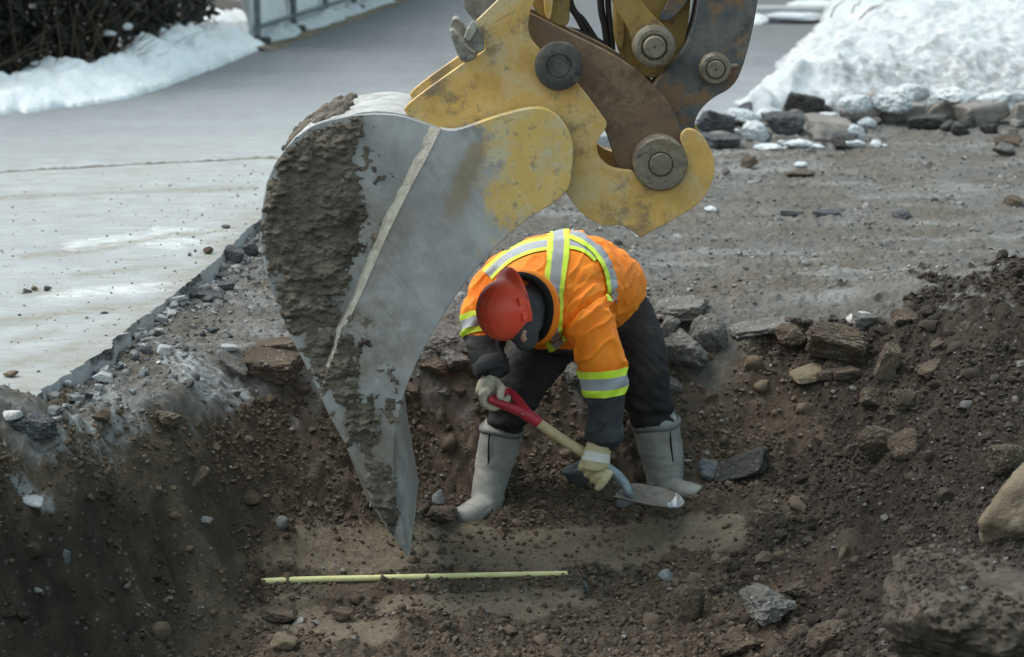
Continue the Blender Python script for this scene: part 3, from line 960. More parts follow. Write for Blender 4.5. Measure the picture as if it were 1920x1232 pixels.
def plate(name, px, Y0, Y1, mat, parent, bevel=.006, smooth_it=2, closed=True):
    bevel = .0026
    """flat steel plate cut to an outline, standing square to the bucket's pins"""
    pts = chaikin(px, smooth_it)
    A = Pn(np.array([p[0] for p in pts]), np.array([p[1] for p in pts]), Y0)
    bm = bmesh.new()
    fr = [bm.verts.new(tuple(a)) for a in A]
    f = bm.faces.new(fr)
    bm.normal_update()
    if f.normal.y > 0: f.normal_flip()
    r = bmesh.ops.extrude_face_region(bm, geom=[f], use_keep_orig=True)
    nv = [g for g in r['geom'] if isinstance(g, bmesh.types.BMVert)]
    for v in nv: v.co.y += (Y1 - Y0)
    bmesh.ops.recalc_face_normals(bm, faces=bm.faces[:])
    if bevel:
        ed = [e for e in bm.edges if len(e.link_faces) == 2 and (len(e.link_faces[0].verts) > 8) != (len(e.link_faces[1].verts) > 8)]
        bmesh.ops.bevel(bm, geom=ed, offset=bevel, segments=1, profile=.5, affect='EDGES', clamp_overlap=True)
    big = [f for f in bm.faces if len(f.verts) > 4]
    bmesh.ops.triangulate(bm, faces=big)
    me = bpy.data.meshes.new(name); bm.to_mesh(me); bm.free()
    o = link(name, me, mat, parent, True, 32)
    return o

def disc(name, px, py, Y, prof, mat, parent, n=56):
    """turned part on a pin axis: prof = [(radius px, depth m), ...] from the outside back to the centre"""
    c = W(px, py, Y)
    s = (W(px + 10, py, Y) - c).length / 10
    V, F = [], []
    for r, d in prof:
        for q in range(n):
            a = 2 * math.pi * q / n
            V.append((c.x + r * s * math.cos(a), c.y + d, c.z + r * s * math.sin(a)))
    F = [tuple(int(i) for i in f) for f in grid_faces(len(prof), n, True)]
    F.append(tuple((len(prof) - 1) * n + q for q in range(n)))
    me = mesh_py(name, V, F)
    bm = bmesh.new(); bm.from_mesh(me); bmesh.ops.recalc_face_normals(bm, faces=bm.faces[:]); bm.to_mesh(me); bm.free()
    return link(name, me, mat, parent, True, 28)

# ---- the bucket
left_out = [(690,940),(650,842),(612,768),(592,722),(560,660),(530,600),(505,530),(492,470),(489,420),(494,375),(502,338),(520,300),(550,262),(585,236),(620,224)]
left_out = [tuple(p) for p in spline(left_out, 4)]
ridge = [(825,241),(800,292),(768,352),(738,412),(712,468),(686,528),(662,580),(642,620)]
top_edge = [(620,224),(660,216),(700,213),(740,215),(760,219),(790,229),(825,241)]
right_pl = [(825,241),(850,244),(880,236),(920,222),(960,210),(993,203),(1018,203),(1040,213),(1058,232),(1070,255),(1075,285),(1072,320),(1065,355),(1036,381),(985,414),(940,453),(905,490),(880,520),(850,562),(825,602),(800,644),(776,692),(757,742),(746,790),(739,832),(738,880),(745,940),(757,1000),(765,1043)]
low_left = [(765,1043),(742,1014),(718,980),(694,945),(690,918),(652,842),(616,770),(600,744)]
bucket = empty("bucket", W(760, 600, 7.2)); bucket.parent = exc; bucket.matrix_parent_inverse = Matrix.Translation(exc.location).inverted()
def bucket_side():
    Yf, Yb = 7.0, 7.05
    # raised wear plate right of the fold
    rp = spline(right_pl, 3)
    poly = [(p[0], p[1]) for p in rp] + low_left[1:] + [(618,690),(632,655)] + ridge[::-1]
    poly = [p for i, p in enumerate(poly) if i == 0 or math.hypot(p[0]-poly[i-1][0], p[1]-poly[i-1][1]) > 1]
    if math.hypot(poly[0][0]-poly[-1][0], poly[0][1]-poly[-1][1]) < 1: poly.pop()
    def grid_plate(name, poly, Y, thick, fields=True, step=5.0):
        # even triangles over the outline so paint wear and splashes have points to live on
        bm = bmesh.new()
        A = Pn(np.array([p[0] for p in poly]), np.array([p[1] for p in poly]), Y)
        f = bm.faces.new([bm.verts.new(tuple(a)) for a in A])
        bm.normal_update()
        if f.normal.y > 0: f.normal_flip()
        r = bmesh.ops.extrude_face_region(bm, geom=[f], use_keep_orig=True)
        for v in [g for g in r['geom'] if isinstance(g, bmesh.types.BMVert)]: v.co.y += thick
        bmesh.ops.recalc_face_normals(bm, faces=bm.faces[:])
        ed = [e for e in bm.edges if len(e.link_faces) == 2 and any(len(q.verts) > 8 and q.normal.y < -.5 for q in e.link_faces)]
        bmesh.ops.bevel(bm, geom=ed, offset=.0026, segments=1, profile=.5, affect='EDGES', clamp_overlap=True)
        bmesh.ops.triangulate(bm, faces=[q for q in bm.faces if len(q.verts) > 4])
        xs = sorted(A[:, 0]); zs = sorted(A[:, 2])
        for ax, lo, hi in ((0, xs[0], xs[-1]), (2, zs[0], zs[-1])):
            v = lo + .02
            while v < hi:
                no = (1, 0, 0) if ax == 0 else (0, 0, 1)
                bmesh.ops.bisect_plane(bm, geom=bm.verts[:] + bm.edges[:] + bm.faces[:], plane_co=(v, 0, 0) if ax == 0 else (0, 0, v), plane_no=no)
                v += .022
        me = bpy.data.meshes.new(name); bm.to_mesh(me); bm.free()
        co = get_co(me)
        px, py = proj(np.c_[co[:, 0], np.full(len(co), Y), co[:, 2]])
        yb = np.interp(py, [200, 250, 300, 350, 420], [830, 900, 915, 905, 930])
        paint = .5 + .5 * np.clip((px - yb) / 110, -1, 1)
        paint = np.where(py > 400, np.minimum(paint, .5), paint)
        bd = seg_dist(px, py, [(893, 285), (868, 345), (842, 420)])
        band = sstep(24, 13, bd) * sstep(440, 380, py) * (px > 700)
        splash = np.zeros(len(co))
        for cx, cy, rr, k in ((720,470,80,.3),(780,480,70,.35),(670,620,60,.55),(640,330,60,.4),(720,700,60,.4),(690,300,50,.25),(790,470,40,.25),(730,900,60,.6)):
            splash = np.maximum(splash, k * sstep(rr * 1.3, rr * .3, np.hypot(px - cx, py - cy)))
        film = np.zeros(len(co))
        for cx, cy, rr, k in ((640, 430, 150, 1), (680, 640, 110, 1), (690, 850, 100, 1), (720, 980, 90, 1), (700, 500, 70, .5), (660, 280, 70, .6), (760, 470, 60, .4), (850, 340, 60, .35)):
            film = np.maximum(film, k * sstep(rr * 1.5, rr * .4, np.hypot(px - cx, py - cy)))
        attr(me, "film", film)
        attr(me, "paint", paint); attr(me, "band", band); attr(me, "splash", splash)
        return link(name, me, MAT['bucket'], bucket, True, 32)
    grid_plate("wear_plate", poly, Yf, .048)
    lp = left_out[::-1][:] 
    poly2 = [(p[0], p[1]) for p in left_out] + top_edge[1:] + [(x - 4, y) for x, y in ridge[1:]] + [(660, 660), (700, 760), (720, 900), (715, 930)]
    poly2 = [p for i, p in enumerate(poly2) if i == 0 or math.hypot(p[0]-poly2[i-1][0], p[1]-poly2[i-1][1]) > 1]
    grid_plate("side_plate", poly2, 7.045, .03)
    # slanting face of the fold, dusty where it catches the light
    V, F = [], []
    rr = spline(ridge + [(632, 655), (618, 690)], 6)
    rn = perlin(np.array([[p[0] / 14, p[1] / 14, .5] for p in rr]))
    for k, p in enumerate(rr):
        t = k / (len(rr) - 1)
        wdt = (19 - 9 * t) * (1 + .30 * rn[k])
        V += [W(p[0] + 2, p[1], 6.996 + .002), W(p[0] - wdt * .5, p[1] - 2, 7.012 + .002 * rn[k]), W(p[0] - wdt, p[1] - 4, 7.048)]
        if k:
            a, b = 3 * (k - 1), 3 * k
            F += [(a, a + 1, b + 1, b), (a + 1, a + 2, b + 2, b + 1)]
    link("fold_bevel", mesh_py("fold_bevel", V, F), MAT['ridge'], bucket, True)
bucket_side()

def bucket_shell():
    # thick curved wrapper from the ears round the back to the lip, 0.6 m wide
    outer = [(1000,212),(930,224),(850,244),(800,230),(760,216),(720,209),(680,211),(640,219),(620,222)] + left_out[::-1][1:] + [(694,945),(718,980),(742,1014),(765,1043)]
    o2 = [tuple(p) for p in spline(outer, 4)]
    A = Pn(np.array([p[0] for p in o2]), np.array([p[1] for p in o2]), 7.06)
    cen = Pn(830, 480, 7.06)
    n = len(A)
    T = np.gradient(A, axis=0); T /= np.linalg.norm(T, axis=1)[:, None] + 1e-9
    N = np.stack([-T[:, 2], 0 * T[:, 0], T[:, 0]], -1)
    flip = np.sign(((cen - A) * N).sum(1)); N *= np.median(flip)
    th = np.full(n, .028); th[-12:] = np.linspace(.03, .006, 12)
    B = A + N * th[:, None]
    Ys = np.linspace(7.062, 7.62, 14)
    rows = []
    for Y in Ys:
        a = A.copy(); a[:, 1] = Y
        rows.append(a)
    V = np.stack(rows)              # 14 x n
    nz = fbm(V * 9, 3)
    Bm = np.stack([np.c_[B[:, 0], np.full(n, Y), B[:, 2]] for Y in Ys])
    allv = np.concatenate([V.reshape(-1, 3), Bm.reshape(-1, 3)])
    F1 = grid_faces(14, n); F2 = grid_faces(14, n)[:, ::-1] + 14 * n
    k = np.arange(n - 1)
    side0 = np.stack([k, k + 14 * n, k + 1 + 14 * n, k + 1], -1)
    side1 = np.stack([k + 13 * n, k + 1 + 13 * n, k + 1 + 27 * n, k + 27 * n], -1)
    q = np.arange(13)
    e1 = np.stack([(q + 1) * n - 1, (q + 2) * n - 1, (q + 2) * n - 1 + 14 * n, (q + 1) * n - 1 + 14 * n], -1)
    F = np.concatenate([F1, F2, side0, side1, e1])
    me = mesh_np("shell", allv, F)
    bm = bmesh.new(); bm.from_mesh(me); bmesh.ops.recalc_face_normals(bm, faces=bm.faces[:]); bm.to_mesh(me); bm.free()
    link("shell", me, MAT['shell'], bucket, True, 30)
    # far side plate closes the bucket on the other side
    far = [(p[0], p[1]) for p in spline(right_pl, 2)] + [(742,1014),(718,980),(694,945)] + left_out + top_edge[1:]
    far = [p for i, p in enumerate(far) if i == 0 or math.hypot(p[0]-far[i-1][0], p[1]-far[i-1][1]) > 1.5]
    # same outline, pushed back square to the pins
    A = Pn(np.array([p[0] for p in far]), np.array([p[1] for p in far]), 7.0)
    bm = bmesh.new()
    cx, cz = A[:, 0].mean(), A[:, 2].mean()
    f = bm.faces.new([bm.verts.new((cx + (a[0] - cx) * .985, 7.615, cz + (a[2] - cz) * .985)) for a in A])
    r = bmesh.ops.extrude_face_region(bm, geom=[f], use_keep_orig=True)
    for v in [g for g in r['geom'] if isinstance(g, bmesh.types.BMVert)]: v.co.y += .03
    bmesh.ops.recalc_face_normals(bm, faces=bm.faces[:])
    me = bpy.data.meshes.new("far_side"); bm.to_mesh(me); bm.free()
    n_ = len(me.vertices)
    for a_, v_ in (("paint", .2), ("band", 0), ("splash", .4), ("film", .6)): attr(me, a_, np.full(n_, v_))
    link("side_plate", me, MAT['bucket'], bucket)
    # cutting lip across the mouth
    lip = [(765,1046),(772,1000),(760,930),(748,860),(740,800),(733,840),(735,930),(748,1010)]
    A = Pn(np.array([p[0] for p in lip]), np.array([p[1] for p in lip]), 7.04)
    bm = bmesh.new()
    lo = [bm.verts.new((a[0], 7.03, a[2])) for a in A]
    f = bm.faces.new(lo)
    r = bmesh.ops.extrude_face_region(bm, geom=[f], use_keep_orig=True)
    for v in [g for g in r['geom'] if isinstance(g, bmesh.types.BMVert)]: v.co.y += .60
    bmesh.ops.recalc_face_normals(bm, faces=bm.faces[:])
    for zz in np.linspace(7.06, 7.6, 18):
        bmesh.ops.bisect_plane(bm, geom=bm.verts[:] + bm.edges[:] + bm.faces[:], plane_co=(0, zz, 0), plane_no=(0, 1, 0))
    me = bpy.data.meshes.new("cutting_lip"); bm.to_mesh(me); bm.free()
    n_ = len(me.vertices)
    for a_, v_ in (("paint", .0), ("band", 0), ("splash", .38), ("film", .5)): attr(me, a_, np.full(n_, v_))
    link("cutting_lip", me, MAT['bucket'], bucket, True, 25)
bucket_shell()

def bucket_mud():
    reg = [(618,228),(650,222),(684,228),(672,262),(664,300),(680,345),(688,400),(686,440),(668,478),(652,520),(640,560),(632,600),(640,628),(652,640),(668,650),(672,680),(664,715),(676,742),(706,742),(714,775),(704,800),(714,830),(716,870),(734,880),(744,915),(752,960),(758,1005),(764,1036),(742,1012),(716,976),(692,940),(676,895),(650,842),(612,768),(592,722),(560,660),(530,600),(506,530),(493,470),(491,420),(496,375),(504,338),(522,300),(552,263),(586,238)]
    st = 2.2
    gx, gy = np.meshgrid(np.arange(484, 772, st), np.arange(215, 1046, st))
    p3 = np.stack([gx / 66, gy / 46, 0 * gx], -1)
    n1, n2, n3 = fbm(p3, 4), fbm(p3 * 3.4 + 4, 4), fbm(p3 * 9 + 9, 3)
    sd = sdist(gx, gy, reg)
    ragged = (gx > 640) | (gy > 640)
    d = -sd / 13 + n1 * 1.25 + n2 * 1.5 + n3 * .9
    # leave a few bare windows in the crust
    for cx, cy, rx, ry in ((575,345,22,12),(640,345,17,16),(530,520,16,8),(605,620,14,8),(560,640,22,12),(630,560,10,14),(535,645,20,10),(592,570,12,7),(640,790,18,44),(668,860,16,40),(617,745,10,22)):
        d -= 2.2 * sstep(1.35, .3, np.hypot((gx - cx) / rx, (gy - cy) / ry) + n2 * .7)
    isl = np.zeros(gx.shape)
    for cx, cy, rr, k in ((720,470,70,.9),(780,480,60,.95),(665,640,60,1.1),(700,330,46,.75),(745,700,50,.8),(690,300,40,.8),(800,455,40,.8),(735,760,40,1.0),(700,560,40,.7),(655,690,40,1),(745,560,40,.6)):
        isl = np.maximum(isl, k * sstep(rr * 1.3, rr * .2, np.hypot((gx - cx), (gy - cy))))
    d = np.maximum(d, isl * 1.5 + fbm(np.stack([gx / 20, gy / 19, 0 * gx + 40], -1), 5) * 2.4 - 1.25)
    inside_all = sdist(gx, gy, [(p[0], p[1]) for p in left_out] + top_edge[1:] + ridge[1:] + [(700, 640), (800, 760), (765, 1043), (742, 1014), (718, 980), (694, 945)])
    d = np.where(inside_all > 1.0, -1, d)
    edge_in = np.clip(-inside_all / 7, 0, 1)
    th = np.clip(d, 0, 2.6)
    th = (1 - np.exp(-th * .75)) * np.maximum(.003, .012 + .022 * n1 + .011 * n2 + .0055 * n3 + .012 * np.clip(n1 * 2.5, 0, 1) * np.clip(.5 + n2, 0, 1)) * (.25 + .75 * edge_in)
    base = np.where((gx > np.interp(gy, [241, 620, 655, 690, 745], [825, 642, 632, 618, 600]) - 3) | (gy > 745), 7.0, 7.045)
    back = base - np.maximum(th, 0)
    V = Pn(gx, gy, 7.045 if False else base)
    V = V.copy(); V[..., 1] = back
    V[..., 1] = np.where(d > 0, V[..., 1], base + .004)
    keep = (d > -.05)
    F = grid_faces(*gx.shape)
    kf = keep.ravel()[F].all(1)
    F = F[kf]
    used = np.unique(F)
    remap = -np.ones(gx.size, int); remap[used] = np.arange(len(used))
    me = mesh_np("mud_crust", V.reshape(-1, 3)[used], remap[F])
    link("mud_crust", me, MAT['mud'], bucket, True)
    # clot on the shoulder of the shell and drips on the top
    vf = []
    rr = random.Random(3)
    crest = spline([(532, 284), (552, 262), (585, 237), (612, 226), (640, 219)], 20)
    for k in range(110):
        q = crest[min(len(crest) - 1, int(len(crest) * rr.random() ** .8))]
        c = W(q[0], q[1], 7.06)
        c.y = 7.07 + .50 * rr.random()
        r_ = .005 + .010 * rr.random() * (1.4 if q[0] > 590 else .8)
        vf.append(tube_vf([c + Vector((-.012, 0, -.010)), c + Vector((.012 * rr.random(), .03 + .03 * rr.random(), .004))], [r_] * 2, None, 10, 3))
    me = fused("mud_clot", vf, .0045, 1)
    co = get_co(me); no = get_no(me)
    set_co(me, co + no * (.010 * fbm(co * 34, 4))[:, None])
    link("mud_clot", me, MAT['mud'], bucket, True)
bucket_mud()

# ---- quick hitch plates (one near, one far), link arms, dipper arm
hook_px = [(757,206),(757,206),(768,191),(866,121),(866,121),(908,97),(912,85),(893,39),(893,39),(934,0),(990,-62),(1042,-62),(1002,0),(993,23),(989,58),(1000,80),(1013,94),(1048,125),(1087,160),(1138,230),(1138,230),(1136,242),(1124,256),(1118,275),(1123,296),(1142,314),(1169,320),(1184,320),(1190,326),(1205,347),(1239,360),(1272,349),(1290,313),(1284,285),(1276,265),(1278,250),(1290,241),(1307,245),(1326,265),(1342,304),(1336,343),(1313,382),(1274,405),(1200,446),(1200,446),(1173,421),(1130,425),(1095,405),(1068,372),(1040,330),(900,262),(850,246),(820,243),(785,228),(764,216)]
plate("hitch_plate", hook_px, 7.065, 7.105, MAT['hook'], exc, .005)
plate("hitch_plate", [(a, b) for a, b in hook_px], 7.46, 7.50, MAT['hook'], exc, .005).location.y = 0
def far_copy():
    """the far hitch plate is the near one pushed straight back along the pins"""
    o = [q for q in exc.children if q.name.startswith("hitch_plate")][-1]
    bpy.data.objects.remove(o)
    src = [q for q in exc.children if q.name.startswith("hitch_plate")][0]
    c = src.copy(); C.objects.link(c); c.parent = exc; c.matrix_parent_inverse = src.matrix_parent_inverse.copy()
    c.location.y += .42
far_copy()
link_px = [(992,24),(992,24),(1018,36),(1071,64),(1134,94),(1180,121),(1223,157),(1250,186),(1264,212),(1279,250),(1290,300),(1280,345),(1239,362),(1195,345),(1160,322),(1148,285),(1136,245),(1090,170),(1030,150),(1000,100),(988,50)]
lk = plate("link_arm", link_px, 7.135, 7.185, MAT['link'], exc, .006)
c = lk.copy(); C.objects.link(c); c.parent = exc; c.matrix_parent_inverse = lk.matrix_parent_inverse.copy(); c.location.y += .22
arm_px = [(1313,-60),(1310,6),(1294,74),(1262,120),(1231,152),(1205,200),(1190,260),(1195,320),(1239,360),(1290,330),(1304,290),(1300,240),(1309,210),(1336,183),(1368,168),(1387,144),(1407,78),(1422,0),(1426,-60),(1440,-420),(1330,-420)]
ar = plate("dipper_link", arm_px, 7.215, 7.30, MAT['arm'], exc, .008)
c = ar.copy(); C.objects.link(c); c.parent = exc; c.matrix_parent_inverse = ar.matrix_parent_inverse.copy(); c.location.y += .14
plate("tipping_link", [(1142,-60),(1142,0),(1178,52),(1188,84),(1196,110),(1227,131),(1258,120),(1270,88),(1256,56),(1232,38),(1200,0),(1186,-60),(1120,-420),(1060,-420)], 7.165, 7.205, MAT['hook_dark'], exc, .006)
plate("tipping_link", [(1232,38),(1262,40),(1313,-30),(1340,-120),(1480,-420),(1390,-420),(1262,-60),(1256,0)], 7.255, 7.30, MAT['arm'], exc, .006)
plate("stick", [(1150,-420),(1150,0),(1153,96),(1196,140),(1232,150),(1272,120),(1290,60),(1300,-60),(1330,-420)], 7.312, 7.40, MAT['hook_dark'], exc, .008)
plate("stick_rib", [(1153,0),(1153,-420),(1168,-420),(1168,0),(1172,90),(1156,92)], 7.285, 7.318, MAT['hook_dark'], exc, .004)
plate("hitch_web", [(997,-80),(997,0),(1000,18),(1014,30),(1068,58),(1068,0),(1072,-80)], 7.22, 7.34, MAT['hook_dark'], exc, .005)
plate("hitch_web", [(1018,30),(1022,-80),(1040,-80),(1036,42)], 7.192, 7.225, MAT['hook'], exc, .004)

disc("pin_cap", 1048, 125, 7.022, [(45.5,.05),(45.5,.006),(44.5,.002),(42,.0),(24,.0),(23,.004),(22,.005),(20,.003),(8,.004),(1,.005)], MAT['pin_dark'], exc)
disc("hook_pin", 1239, 308, 7.040, [(51,.13),(51,.008),(50,.003),(48,.0),(24,.0),(23.2,.007),(21.5,.007),(20.8,-.004),(19,-.006),(1,-.006)], MAT['pin'], exc)
disc("pin_boss", 1227, 88, 7.118, [(40,.09),(40,.012),(38,.006),(32,.0),(31,.0),(25,.0),(24,.014),(21.5,.014),(21,-.012),(18.5,-.017),(2,-.017),(1,-.010)], MAT['pin'], exc)
disc("pin_boss", 1342, 130, 7.165, [(30,.06),(30,.01),(28,.004),(26,.0),(19.5,.0),(18.5,.010),(17,.010),(16.4,-.003),(15,-.005),(2,-.005),(1,.002)], MAT['pin'], exc)
for b in [q for q in exc.children if q.name.startswith("pin_boss")][1:]:
    pass
# grease nipple lug beside the right boss
v, f = tube_vf([W(1366, 126, 7.19), W(1380, 124, 7.19)], [.011, .009], None, 10, 2)
link("lug", mesh_py("lug", v, f), MAT['pin'], exc, True)
# pin shafts through the stack
for px_, py_, r_ in ((1239, 308, .034), (1048, 125, .03), (1227, 88, .03), (1342, 130, .026)):
    a = W(px_, py_, 7.20)
    v, f = tube_vf([a, a + Vector((0, .30, 0))], [r_, r_], Vector((1, 0, 0)), 20, 2)
    link("pin", mesh_py("pin", v, f), MAT['pin_dark'], exc, True)
# wedge locks on the hitch shoulder
plate("wedge_lug", [(846,38),(853,34),(862,38),(882,74),(900,104),(878,118),(866,108),(842,62)], 7.30, 7.42, MAT['lug'], exc, .006, 1)
plate("wedge_lug", [(842,60),(848,54),(862,70),(880,94),(895,100),(888,112),(868,118),(858,104)], 7.06, 7.16, MAT['lug'], exc, .006, 1)
def lock_block():
    A = [(868,70),(885,40),(898,50),(911,90),(897,101),(871,82)]
    o = plate("lock_block", A, 7.0, 7.055, MAT['lug'], exc, .007, 1)
    plate("lock_face", [(869,68),(884,38),(892,42),(897,50),(882,78),(876,76)], 6.985, 7.001, MAT['ridge'], exc, .004, 1)
lock_block()
plate("shoulder_lug", [(866,-20),(868,8),(874,22),(894,44),(916,22),(936,-4),(942,-40)], 7.20, 7.34, MAT['lug'], exc, .006, 1)
# hydraulic hoses behind the link
for pts, r_ in (([(1050,-120),(1062,-10),(1084,34),(1108,78),(1122,94)], .012), ([(1066,-120),(1070,0),(1096,40),(1118,74),(1135,92)], .010), ([(1122,-160),(1126,0),(1134,50),(1140,96),(1142,130)], .013), ([(1136,-160),(1140,0),(1146,60),(1150,120)], .011), ([(1062,56),(1092,64),(1118,76),(1140,94)], .014)):
    s = spline([(p[0], p[1], 7.42) for p in pts], 6)
    v, f = tube_vf([W(*p) for p in s], [r_] * len(s), Vector((0, 1, 0)), 10, 2)
    link("hydraulic_hose", mesh_py("hydraulic_hose", v, f), MAT['hose'], exc, True)
# torsion tube closing the ears above the bucket
v, f = tube_vf([W(960, 300, 7.16), W(960, 300, 7.16) + Vector((0, .36, 0))], [.07, .07], Vector((1, 0, 0)), 28, 2)
link("cross_tube", mesh_py("cross_tube", v, f), MAT['hook'], bucket, True, 30)

# ------------------------------------------------------------------ the worker
LAT = Vector((.89, -.45, 0))
torso = [(1150,566,8.34,.13,.12),(1128,552,8.24,.185,.18),(1098,536,8.1,.205,.19),(1060,530,7.96,.225,.195),(1018,546,7.82,.215,.18),(988,574,7.70,.15,.135)]
arm_r = [(1072,575,7.78,.10),(1100,606,7.68,.098),(1119,650,7.63,.088),(1130,700,7.61,.080),(1135,752,7.60,.073),(1134,806,7.59,.068)]
arm_l = [(944,528,7.88,.09),(915,566,7.82,.088),(906,608,7.77,.078),(910,648,7.72,.074),(920,684,7.675,.066)]
front = [(1000,590,7.82,.13,.09),(1030,622,7.90,.13,.08),(1050,650,7.98,.12,.045)]
leg_l = [(1075,588,8.18,.12,.12),(1030,640,8.06,.112,.11),(996,690,7.95,.102,.10),(968,745,7.90,.088,.088),(947,798,7.93,.074,.074),(940,826,7.935,.060,.060)]
leg_r = [(1160,585,8.22,.13,.125),(1188,632,8.14,.115,.112),(1203,684,8.05,.104,.10),(1213,740,8.02,.094,.092),(1226,788,8.02,.080,.080),(1231,816,8.02,.064,.064)]

# bare body (one surface); nearly all of it is under clothing
skin_parts = [chain([(a, b, c, d * .78, e * .78) for a, b, c, d, e in torso], 4, LAT),
              chain([r[:3] + (r[3] * .6,) for r in arm_r], 3), chain([r[:3] + (r[3] * .6,) for r in arm_l], 3),
              chain([r[:3] + (r[3] * .7,) for r in leg_l] + [(916, 912, 7.89, .045), (914, 935, 7.87, .04), (908, 946, 7.83, .028), (886, 960, 7.76, .022)], 3),
              chain([r[:3] + (r[3] * .7,) for r in leg_r] + [(1246, 890, 7.99, .045), (1248, 908, 7.98, .04), (1258, 918, 7.95, .028), (1292, 924, 7.89, .020)], 3),
              chain([(1005, 566, 7.74, .065), (985, 580, 7.64, .062), (972, 586, 7.585, .078), (958, 582, 7.54, .074)], 3),
              chain([(974, 604, 7.54, .062), (980, 618, 7.535, .046)], 2),
              chain([(978, 628, 7.49, .014), (982, 636, 7.475, .016)], 2, None, 8, 2)]
# eyes, ears and lips sit on the face turned to the ground
for dx, dy in ((-.03, 0), (.03, 0)):
    c0 = W(968, 622, 7.47) + Vector((dx, 0, 0))
    skin_parts.append(tube_vf([c0, c0 + Vector((0, .01, .004))], [.012, .012], None, 8, 2))
# hands: palm and five fingers each, inside the gloves
body_me = fused("person", skin_parts, .011, 4)
person = link("person", body_me, MAT['skin'], None, True)
tag(person, "worker bent double in an orange hi-vis jacket and red hard hat, digging with a shovel", "person")

# trousers
tr = fused("trousers", [chain([(1150,560,8.33,.14,.12),(1128,574,8.25,.18,.16),(1105,585,8.18,.18,.14)], 4, LAT), chain(leg_l, 5), chain(leg_r, 5)], .009, 8)
co, no = get_co(tr), get_no(tr)
px, py = proj(co)
fold = 1 - np.abs(fbm(np.c_[co[:, 0] * 5, co[:, 1] * 5, co[:, 2] * 13 + co[:, 0] * 9], 3)) * 2.4
d = .010 * fbm(co * 7, 3) + .011 * np.clip(fold - .45, 0, 1) * sstep(560, 700, py)
bunch = np.sin((py + 14 * fbm(co * 5, 2)) / 5.2) * sstep(735, 775, py) * .006
set_co(tr, co + no * (d + bunch)[:, None])
trousers = link("trousers", tr, MAT['trousers'], person, True)
# cargo pocket on the thigh
pk = [(1196,606),(1226,602),(1232,664),(1206,674)]

# jacket
jk = fused("jacket", [chain(torso, 6, LAT, 24), chain(arm_r, 6), chain(arm_l, 6), chain(front, 4, LAT),
                      chain([(1030,520,7.86,.13,.10),(1072,560,7.76,.12,.11),(1098,604,7.69,.10,.10)], 4),
                      chain([(985,520,7.86,.12,.10),(945,526,7.86,.10,.10),(914,566,7.82,.085,.085)], 4)], .0062, 16)
co, no = get_co(jk), get_no(jk)
px, py = proj(co)
def axis_dist(co, rows):
    s = np.array([tuple(W(*r[:3])) for r in spline([r[:4] for r in rows], 4)])
    return np.min(np.linalg.norm(co[:, None, :] - s[None], axis=2), axis=1)
dar, dal = axis_dist(co, arm_r[1:]), axis_dist(co, arm_l[1:])
sleeve_r = sstep(.16, .10, dar); sleeve_l = sstep(.14, .09, dal)
sl = np.maximum(sleeve_r, sleeve_l)
f1 = 1 - np.abs(fbm(np.c_[co[:, 0] * 4.5 + co[:, 2] * 3, co[:, 1] * 5, co[:, 2] * 8], 2)) * 2.2
f2 = 1 - np.abs(fbm(np.c_[(co[:, 0] - co[:, 2] * .9) * 9, co[:, 1] * 6, (co[:, 2] + co[:, 0] * .8) * 4.2], 2)) * 2.3
arm_pit = sstep(110, 35, np.hypot(px - 1085, (py - 610) * .8))
d = .014 * fbm(co * 4.5, 3) + .009 * np.clip(f1 - .5, 0, 1) ** 1.2 * (1 - .6 * sl) + .026 * np.clip(f2 - .45, 0, 1) ** 1.3 * (.35 + .65 * np.maximum(sl, arm_pit)) + .003 * fbm(co * 13, 3) * (.4 + .6 * sl)
# seam where the sleeve is set in and where the jacket blouses over the hips
seam = seg_dist(px, py, [(1150,548),(1120,556),(1085,582),(1060,610),(1050,640)])
d = d - .016 * sstep(6, 1, seam) + .010 * sstep(16, 7, np.abs(seam - 9))
waist = seg_dist(px, py, [(1102,440),(1130,460),(1150,495),(1156,540),(1150,585)])
d = d - .014 * sstep(9, 2, waist)
set_co(jk, co + no * d[:, None])
co = get_co(jk)
cen = np.array([p.center[:] for p in jk.polygons])
cx, cy = proj(cen)
fr, fl = axis_dist(cen, arm_r[1:]), axis_dist(cen, arm_l[1:])
dark = ((fr < .13) & (cy > 733) & (cx > 1075)) | ((fl < .14) & (cy > 628) & (cx < 972)) | ((cy > 655) & (cx > 1000) & (cx < 1090) & (fr > .12))
jk.polygons.foreach_set("material_index", dark.astype(np.int32))
jacket = link("jacket", jk, [MAT['orange'], MAT['black_cloth']], person, True)
JB = BVHTree.FromPolygons([v.co for v in jk.vertices], [tuple(p.vertices) for p in jk.polygons])
CAMP = Vector((0, 0, CAM_H))

